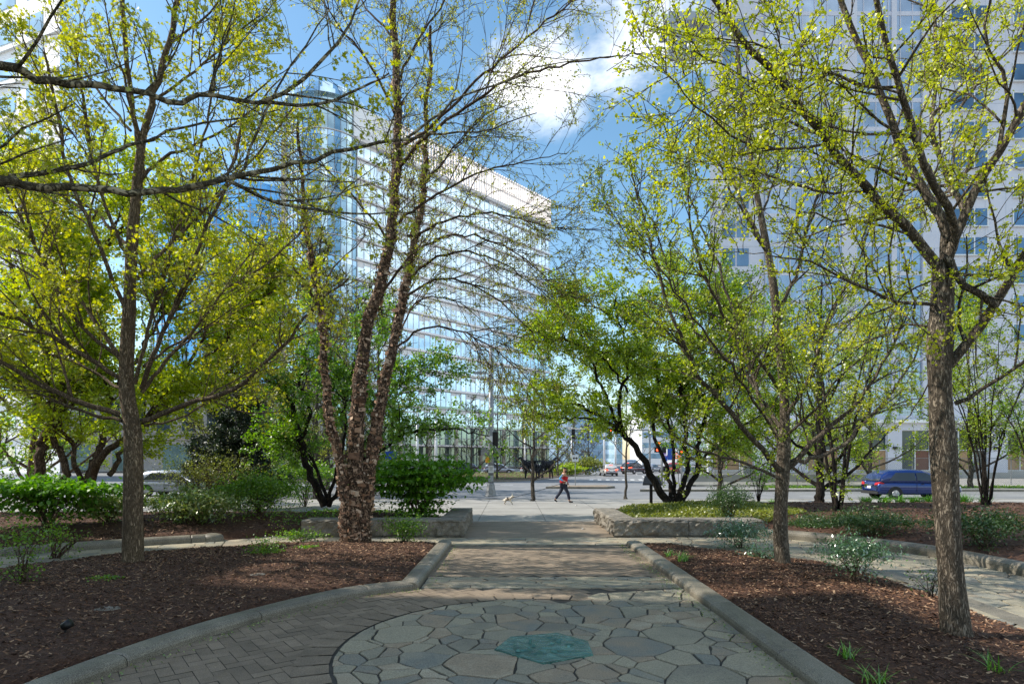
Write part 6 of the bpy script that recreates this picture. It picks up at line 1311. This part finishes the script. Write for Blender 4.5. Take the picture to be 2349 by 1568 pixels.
for k in range(int((Lf+hf)/.16)):
    x = k*.16; 
    for s_ in (1, -1):
        xa, xb, za, zb = (x-hf, x, 0, hf) if s_ == 1 else (x, x-hf, 0, hf)
        if s_ == 1:
            if xa < 0: za = -xa; xa = 0
            if xb > Lf: zb = hf-(xb-Lf); xb = Lf
        else:
            if xb < 0: zb = hf+xb; xb = 0
            if xa > Lf: za = xa-Lf; xa = Lf
        d = .006; b.add([(xa-d, -.01, za), (xa+d, -.01, za), (xb+d, -.01, zb), (xb-d, -.01, zb), (xa-d, .002, za), (xa+d, .002, za), (xb+d, .002, zb), (xb-d, .002, zb)], [(0, 1, 2, 3), (7, 6, 5, 4), (0, 4, 5, 1), (3, 2, 6, 7)])
b.tube([(0, 0, hf), (Lf, 0, hf)], .02, 5); b.build('mesh', M['wire'], o)
o = thing('utility_cabinet', 'grey utility cabinet behind the concrete barriers', 'cabinet', (20.6, 51.2, -.11)); b = MB(); b.box(-.65, .65, -.3, .3, 0, 1.7); b.build('cabinet', M['galv'], o, bevel=.03); b = MB(); b.box(-.02, .02, -.31, -.29, .1, 1.6); b.build('door_seam', M['rubber'], o)
for x, z0_, lab in ((-12.2, 0, 'white railing post stub far left behind the birch'),):
    pass
# horse sculptures
def horse(label, loc, rz, s_=1.0):
    o = thing('horse_sculpture', label, 'sculpture', loc, rz); o.scale = (s_,)*3
    v = [(0, 0, 1.25), (.45, 0, 1.3), (-.5, 0, 1.28), (.75, 0, 1.55), (1.0, 0, 1.9), (1.25, 0, 1.75), (1.42, 0, 1.55), (-.75, 0, 1.15), (-.85, 0, .8),
         (.45, .18, .85), (.48, .18, .45), (.46, .18, .04), (.45, -.18, .85), (.55, -.18, .45), (.60, -.18, .04), (-.5, .18, .95), (-.62, .18, .5), (-.55, .18, .04), (-.5, -.18, .95), (-.68, -.18, .5), (-.72, -.18, .04)]
    e = [(0, 1), (0, 2), (1, 3), (3, 4), (4, 5), (5, 6), (2, 7), (7, 8), (1, 9), (9, 10), (10, 11), (1, 12), (12, 13), (13, 14), (2, 15), (15, 16), (16, 17), (2, 18), (18, 19), (19, 20)]
    rd = [.30, .32, .33, .18, .13, .12, .07, .06, .04, .12, .07, .06, .12, .07, .06, .14, .07, .06, .14, .07, .06]
    skin('body', v, e, rd, M['black_metal'], o, 1)
    b = MB(); r = random.Random(3)
    for i in range(110):
        x = r.uniform(-.75, .8); a = r.uniform(0, PI*2); z = 1.25+.34*math.sin(a); y = .32*math.cos(a); b.tube([(x, y, z), (x+r.uniform(-.35, .35), y*1.2, z+r.uniform(-.5, .25))], .04, 4)
    b.build('driftwood_pieces', M['black_metal'], o); return o
horse('left black driftwood horse sculpture on the planted island', (2.05, 63.6, .0), 2.7, 1.22); horse('right black driftwood horse sculpture on the planted island', (3.6, 62.9, .0), .35, 1.22)
# bits lying about
for i, (px, py, s_, lab) in enumerate([(1435, 1228, .09, 'pale scrap of litter at the corner of the right seat wall'), (1338, 1213, .06, 'pale leaf scrap on the brown paving in the path opening'), (1322, 1159, .07, 'white scrap on the sidewalk right of the person')]):
    g = G(px, py); o = thing('litter', lab, 'litter', (g[0], g[1], .004)); b = MB(); b.add([(-s_, -s_*.5, 0), (s_*.9, -s_*.3, .01), (s_*1.2, s_*.5, .0), (-s_*.6, s_*.6, .025)], [(0, 1, 2, 3)]); b.add([(-s_, -s_*.5, 0), (s_*.9, -s_*.3, .01), (0, -.6*s_, .02)], [(0, 1, 2)]); b.build('scrap', M['white_sign'], o)
g = G(150, 1455, .1); o = thing('spot_light', 'small black garden spotlight stuck in the left mulch', 'light', (g[0], g[1], gz(g[0], g[1])))
b = MB(); b.tube([(0, 0, -.05), (0, 0, .06)], .012, 6); b.build('stake', M['black_metal'], o); b = MB(); b.tube([(-.03, 0, .06), (.05, .02, .11)], [.045, .055], 12); b.build('lamp_body', M['black_metal'], o, smooth=True)
for i, (px, py, rr_, lab) in enumerate([(245, 1390, .22, 'flat grey-green stone half buried in the left mulch'), (590, 1320, .17, 'small flat grey stone below the feathery shrub')]):
    g = G(px, py, .16); b = MB(); z = gz(g[0], g[1]); n = 9; q = [(g[0]+rr_*math.cos(2*PI*j/n)*R_.uniform(.7, 1.1), g[1]+rr_*.7*math.sin(2*PI*j/n)*R_.uniform(.8, 1.1)) for j in range(n)]
    b.prism(q, z-.05, z+.008, inset=.12); tag(b.build('flat_stone', M['granite_rough'], bevel=.01), lab, 'stone')
# ------------------------------------------------------------------ person and dog
g = G(1293, 1152); px_, py_ = g[0], g[1]
o = thing('person', 'person in red vest and cap walking right with a leash', 'person', (px_, py_, 0))
S_ = 1.0
# x = walking direction (right), y = away from camera
v = [(0, 0, .95), (0, 0, 1.12), (.01, 0, 1.30), (.02, 0, 1.42), (.03, 0, 1.50), (.05, 0, 1.56), (.065, -.005, 1.64), (.06, -.005, 1.74),   # 0-7 pelvis..head
     (0, -.11, .90), (.20, -.12, .50), (.27, -.12, .09), (.43, -.13, .045),      # 8-11 front (near) leg
     (-.01, .11, .90), (-.16, .12, .51), (-.42, .12, .16), (-.33, .13, .05),     # 12-15 rear leg
     (.0, -.20, 1.42), (-.09, -.27, 1.17), (.08, -.31, 1.02), (.15, -.31, 1.00),      # 16-19 near arm
     (.03, .20, 1.42), (.10, .26, 1.14), (.25, .24, .93), (.29, .24, .86)]       # 20-23 far arm
v[17] = (-.22, -.26, 1.20); v[18] = (-.02, -.33, 1.08); v[19] = (.07, -.34, 1.07)
e = [(0, 1), (1, 2), (2, 3), (3, 4), (4, 5), (5, 6), (6, 7), (0, 8), (8, 9), (9, 10), (10, 11), (0, 12), (12, 13), (13, 14), (14, 15), (3, 16), (16, 17), (17, 18), (18, 19), (3, 20), (20, 21), (21, 22), (22, 23)]
rd = [(.16, .13), (.15, .115), (.17, .12), (.13, .10), (.062, .062), (.075, .07), (.098, .085), (.075, .07), .09, .065, .045, .03, .09, .065, .045, .03, .06, .048, .036, .026, .06, .048, .036, .026]
skin('body', v, e, rd, M['skin'], o, 2)
# clothes as close skins over the body
skin('vest', [(0, 0, .93), (0, 0, 1.06), (.01, 0, 1.24), (.02, 0, 1.33)], [(0, 1), (1, 2), (2, 3)], [(.235, .20), (.205, .175), (.225, .18), (.26, .20)], M['vest'], o, 2)
skin('vest_yoke', [(.015, 0, 1.30), (.02, 0, 1.40), (.03, 0, 1.47), (.0, -.155, 1.42), (.03, .155, 1.42)], [(0, 1), (1, 2), (1, 3), (1, 4)], [(.205, .15), (.17, .14), (.095, .095), .095, .095], M['vest_top'], o, 2)
skin('sleeve', [(.0, -.17, 1.43), (-.22, -.26, 1.20), (-.05, -.33, 1.09)], [(0, 1), (1, 2)], [.075, .058, .048], M['sleeve'], o, 2)
skin('sleeve', [(.03, .17, 1.43), (.10, .26, 1.14), (.235, .245, .95)], [(0, 1), (1, 2)], [.075, .058, .048], M['sleeve'], o, 2)
skin('trousers', [(0, 0, .96), (0, -.105, .86), (.20, -.12, .50), (.275, -.12, .13), (-.01, .105, .86), (-.16, .12, .51), (-.41, .12, .17)], [(0, 1), (1, 2), (2, 3), (0, 4), (4, 5), (5, 6)], [(.18, .155), .115, .085, .07, .115, .085, .07], M['trouser'], o, 2)
skin('shoe', [(.24, -.12, .06), (.36, -.125, .045), (.46, -.13, .035)], [(0, 1), (1, 2)], [(.055, .055), (.048, .042), (.035, .03)], M['shoe'], o, 2)
skin('shoe', [(-.45, .12, .16), (-.38, .12, .085), (-.31, .125, .035)], [(0, 1), (1, 2)], [(.055, .05), (.048, .045), (.035, .032)], M['shoe'], o, 2)
skin('cap', [(.03, -.005, 1.70), (.05, -.005, 1.775)], [(0, 1)], [(.19, .17), (.16, .15)], M['cap'], o, 2)
b = MB(); b.add([(.13, -.08, 1.715), (.24, -.05, 1.695), (.24, .04, 1.695), (.13, .07, 1.715), (.13, -.08, 1.73), (.24, -.05, 1.705), (.24, .04, 1.705), (.13, .07, 1.73)], [(3, 2, 1, 0), (4, 5, 6, 7), (0, 1, 5, 4), (1, 2, 6, 5), (2, 3, 7, 6), (3, 0, 4, 7)]); b.build('cap_brim', M['cap'], o)
skin('beard', [(.10, -.005, 1.60), (.09, -.005, 1.545), (.05, -.005, 1.53)], [(0, 1), (1, 2)], [(.075, .085), (.085, .08), (.08, .08)], M['beard'], o, 2)
b = MB(); b.tube([(.165, -.005, 1.655), (.19, -.005, 1.63)], [.012, .016], 6); b.build('nose', M['skin'], o)
for s_ in (-1, 1): b = MB(); b.tube([(.155, s_*.035-.005, 1.665), (.163, s_*.035-.005, 1.665)], .009, 6); b.build('eye', M['beard'], o)
for hx_, hy_, hz_, dx in ((.07, -.34, 1.07, (1, 0, -.1)), (.29, .24, .86, (.35, 0, -1))):
    d = unit(np.array(dx)); s2 = np.array([0, 1., 0]); p0 = np.array([hx_, hy_, hz_])
    for k in range(4): q = p0+s2*(k-1.5)*.018+d*.02; skin('finger', [q, q+d*.035, q+d*.05+np.array([0, 0, -.02]), q+d*.04+np.array([0, 0, -.045])], [(0, 1), (1, 2), (2, 3)], [.011, .010, .009, .008], M['skin'], o, 1)
    q = p0-s2*.03; skin('thumb', [q, q+d*.03+np.array([0, -.01, 0]), q+d*.055], [(0, 1), (1, 2)], [.012, .011, .009], M['skin'], o, 1)
hand = np.array([px_+.10, py_-.34, 1.05])
g = G(1166, 1156.5); dx_, dy_ = g[0], g[1]
lo = thing('leash', 'thin dark leash running from the person down to the dog', 'leash', (px_, py_, 0)); neck = np.array([dx_+.20, dy_, .33])
b = MB(); b.tube([hand, hand*.66+neck*.34-np.array([0, 0, .03]), hand*.33+neck*.67-np.array([0, 0, .03]), neck], .011, 6); b.build('cord', M['black_metal'], lo, world=True)
b = MB(); b.box(.07, .13, -.37, -.31, .93, 1.04); b.build('handle', M['white_sign'], lo, bevel=.015)
o = thing('dog', 'small tan and grey prick-eared dog on a leash trailing the person', 'dog', (dx_, dy_, 0), -.15)
v = [(-.06, 0, .27), (.08, 0, .28), (-.17, 0, .255), (.15, 0, .33), (.20, 0, .39), (.255, 0, .385), (.30, 0, .375), (-.24, 0, .22), (-.28, 0, .16),
     (.10, .05, .19), (.14, .05, .10), (.19, .05, .02), (.21, .05, .012), (.09, -.05, .19), (.17, -.05, .11), (.23, -.05, .03), (.25, -.05, .02),
     (-.15, .055, .19), (-.13, .055, .13), (-.20, .055, .08), (-.18, .055, .012), (-.15, .055, .01), (-.16, -.055, .19), (-.12, -.055, .13), (-.18, -.055, .075), (-.14, -.055, .012), (-.11, -.055, .01)]
e = [(0, 1), (0, 2), (1, 3), (3, 4), (4, 5), (5, 6), (2, 7), (7, 8), (1, 9), (9, 10), (10, 11), (11, 12), (1, 13), (13, 14), (14, 15), (15, 16), (2, 17), (17, 18), (18, 19), (19, 20), (20, 21), (2, 22), (22, 23), (23, 24), (24, 25), (25, 26)]
rd = [.082, .092, .075, .055, .060, .036, .024, .022, .015, .036, .020, .015, .014, .036, .020, .015, .014, .045, .03, .017, .015, .013, .045, .03, .017, .015, .013]
v[1] = (.08, 0, .27)
skin('body', v, e, rd, M['fur'], o, 2)
skin('harness', [(-.10, 0, .285), (.04, 0, .285)], [(0, 1)], [.088, .095], M['dog_coat'], o, 2)
for s_ in (-1, 1):
    b = MB(); b.add([(.17, s_*.025, .425), (.215, s_*.03, .43), (.19, s_*.06, .42), (.185, s_*.055, .52)], [(0, 1, 3), (1, 2, 3), (2, 0, 3), (0, 2, 1)]); b.build('ear', M['fur'], o)
b = MB(); b.tube([(.318, 0, .38), (.33, 0, .38)], .010, 6); b.build('nose', M['rubber'], o)
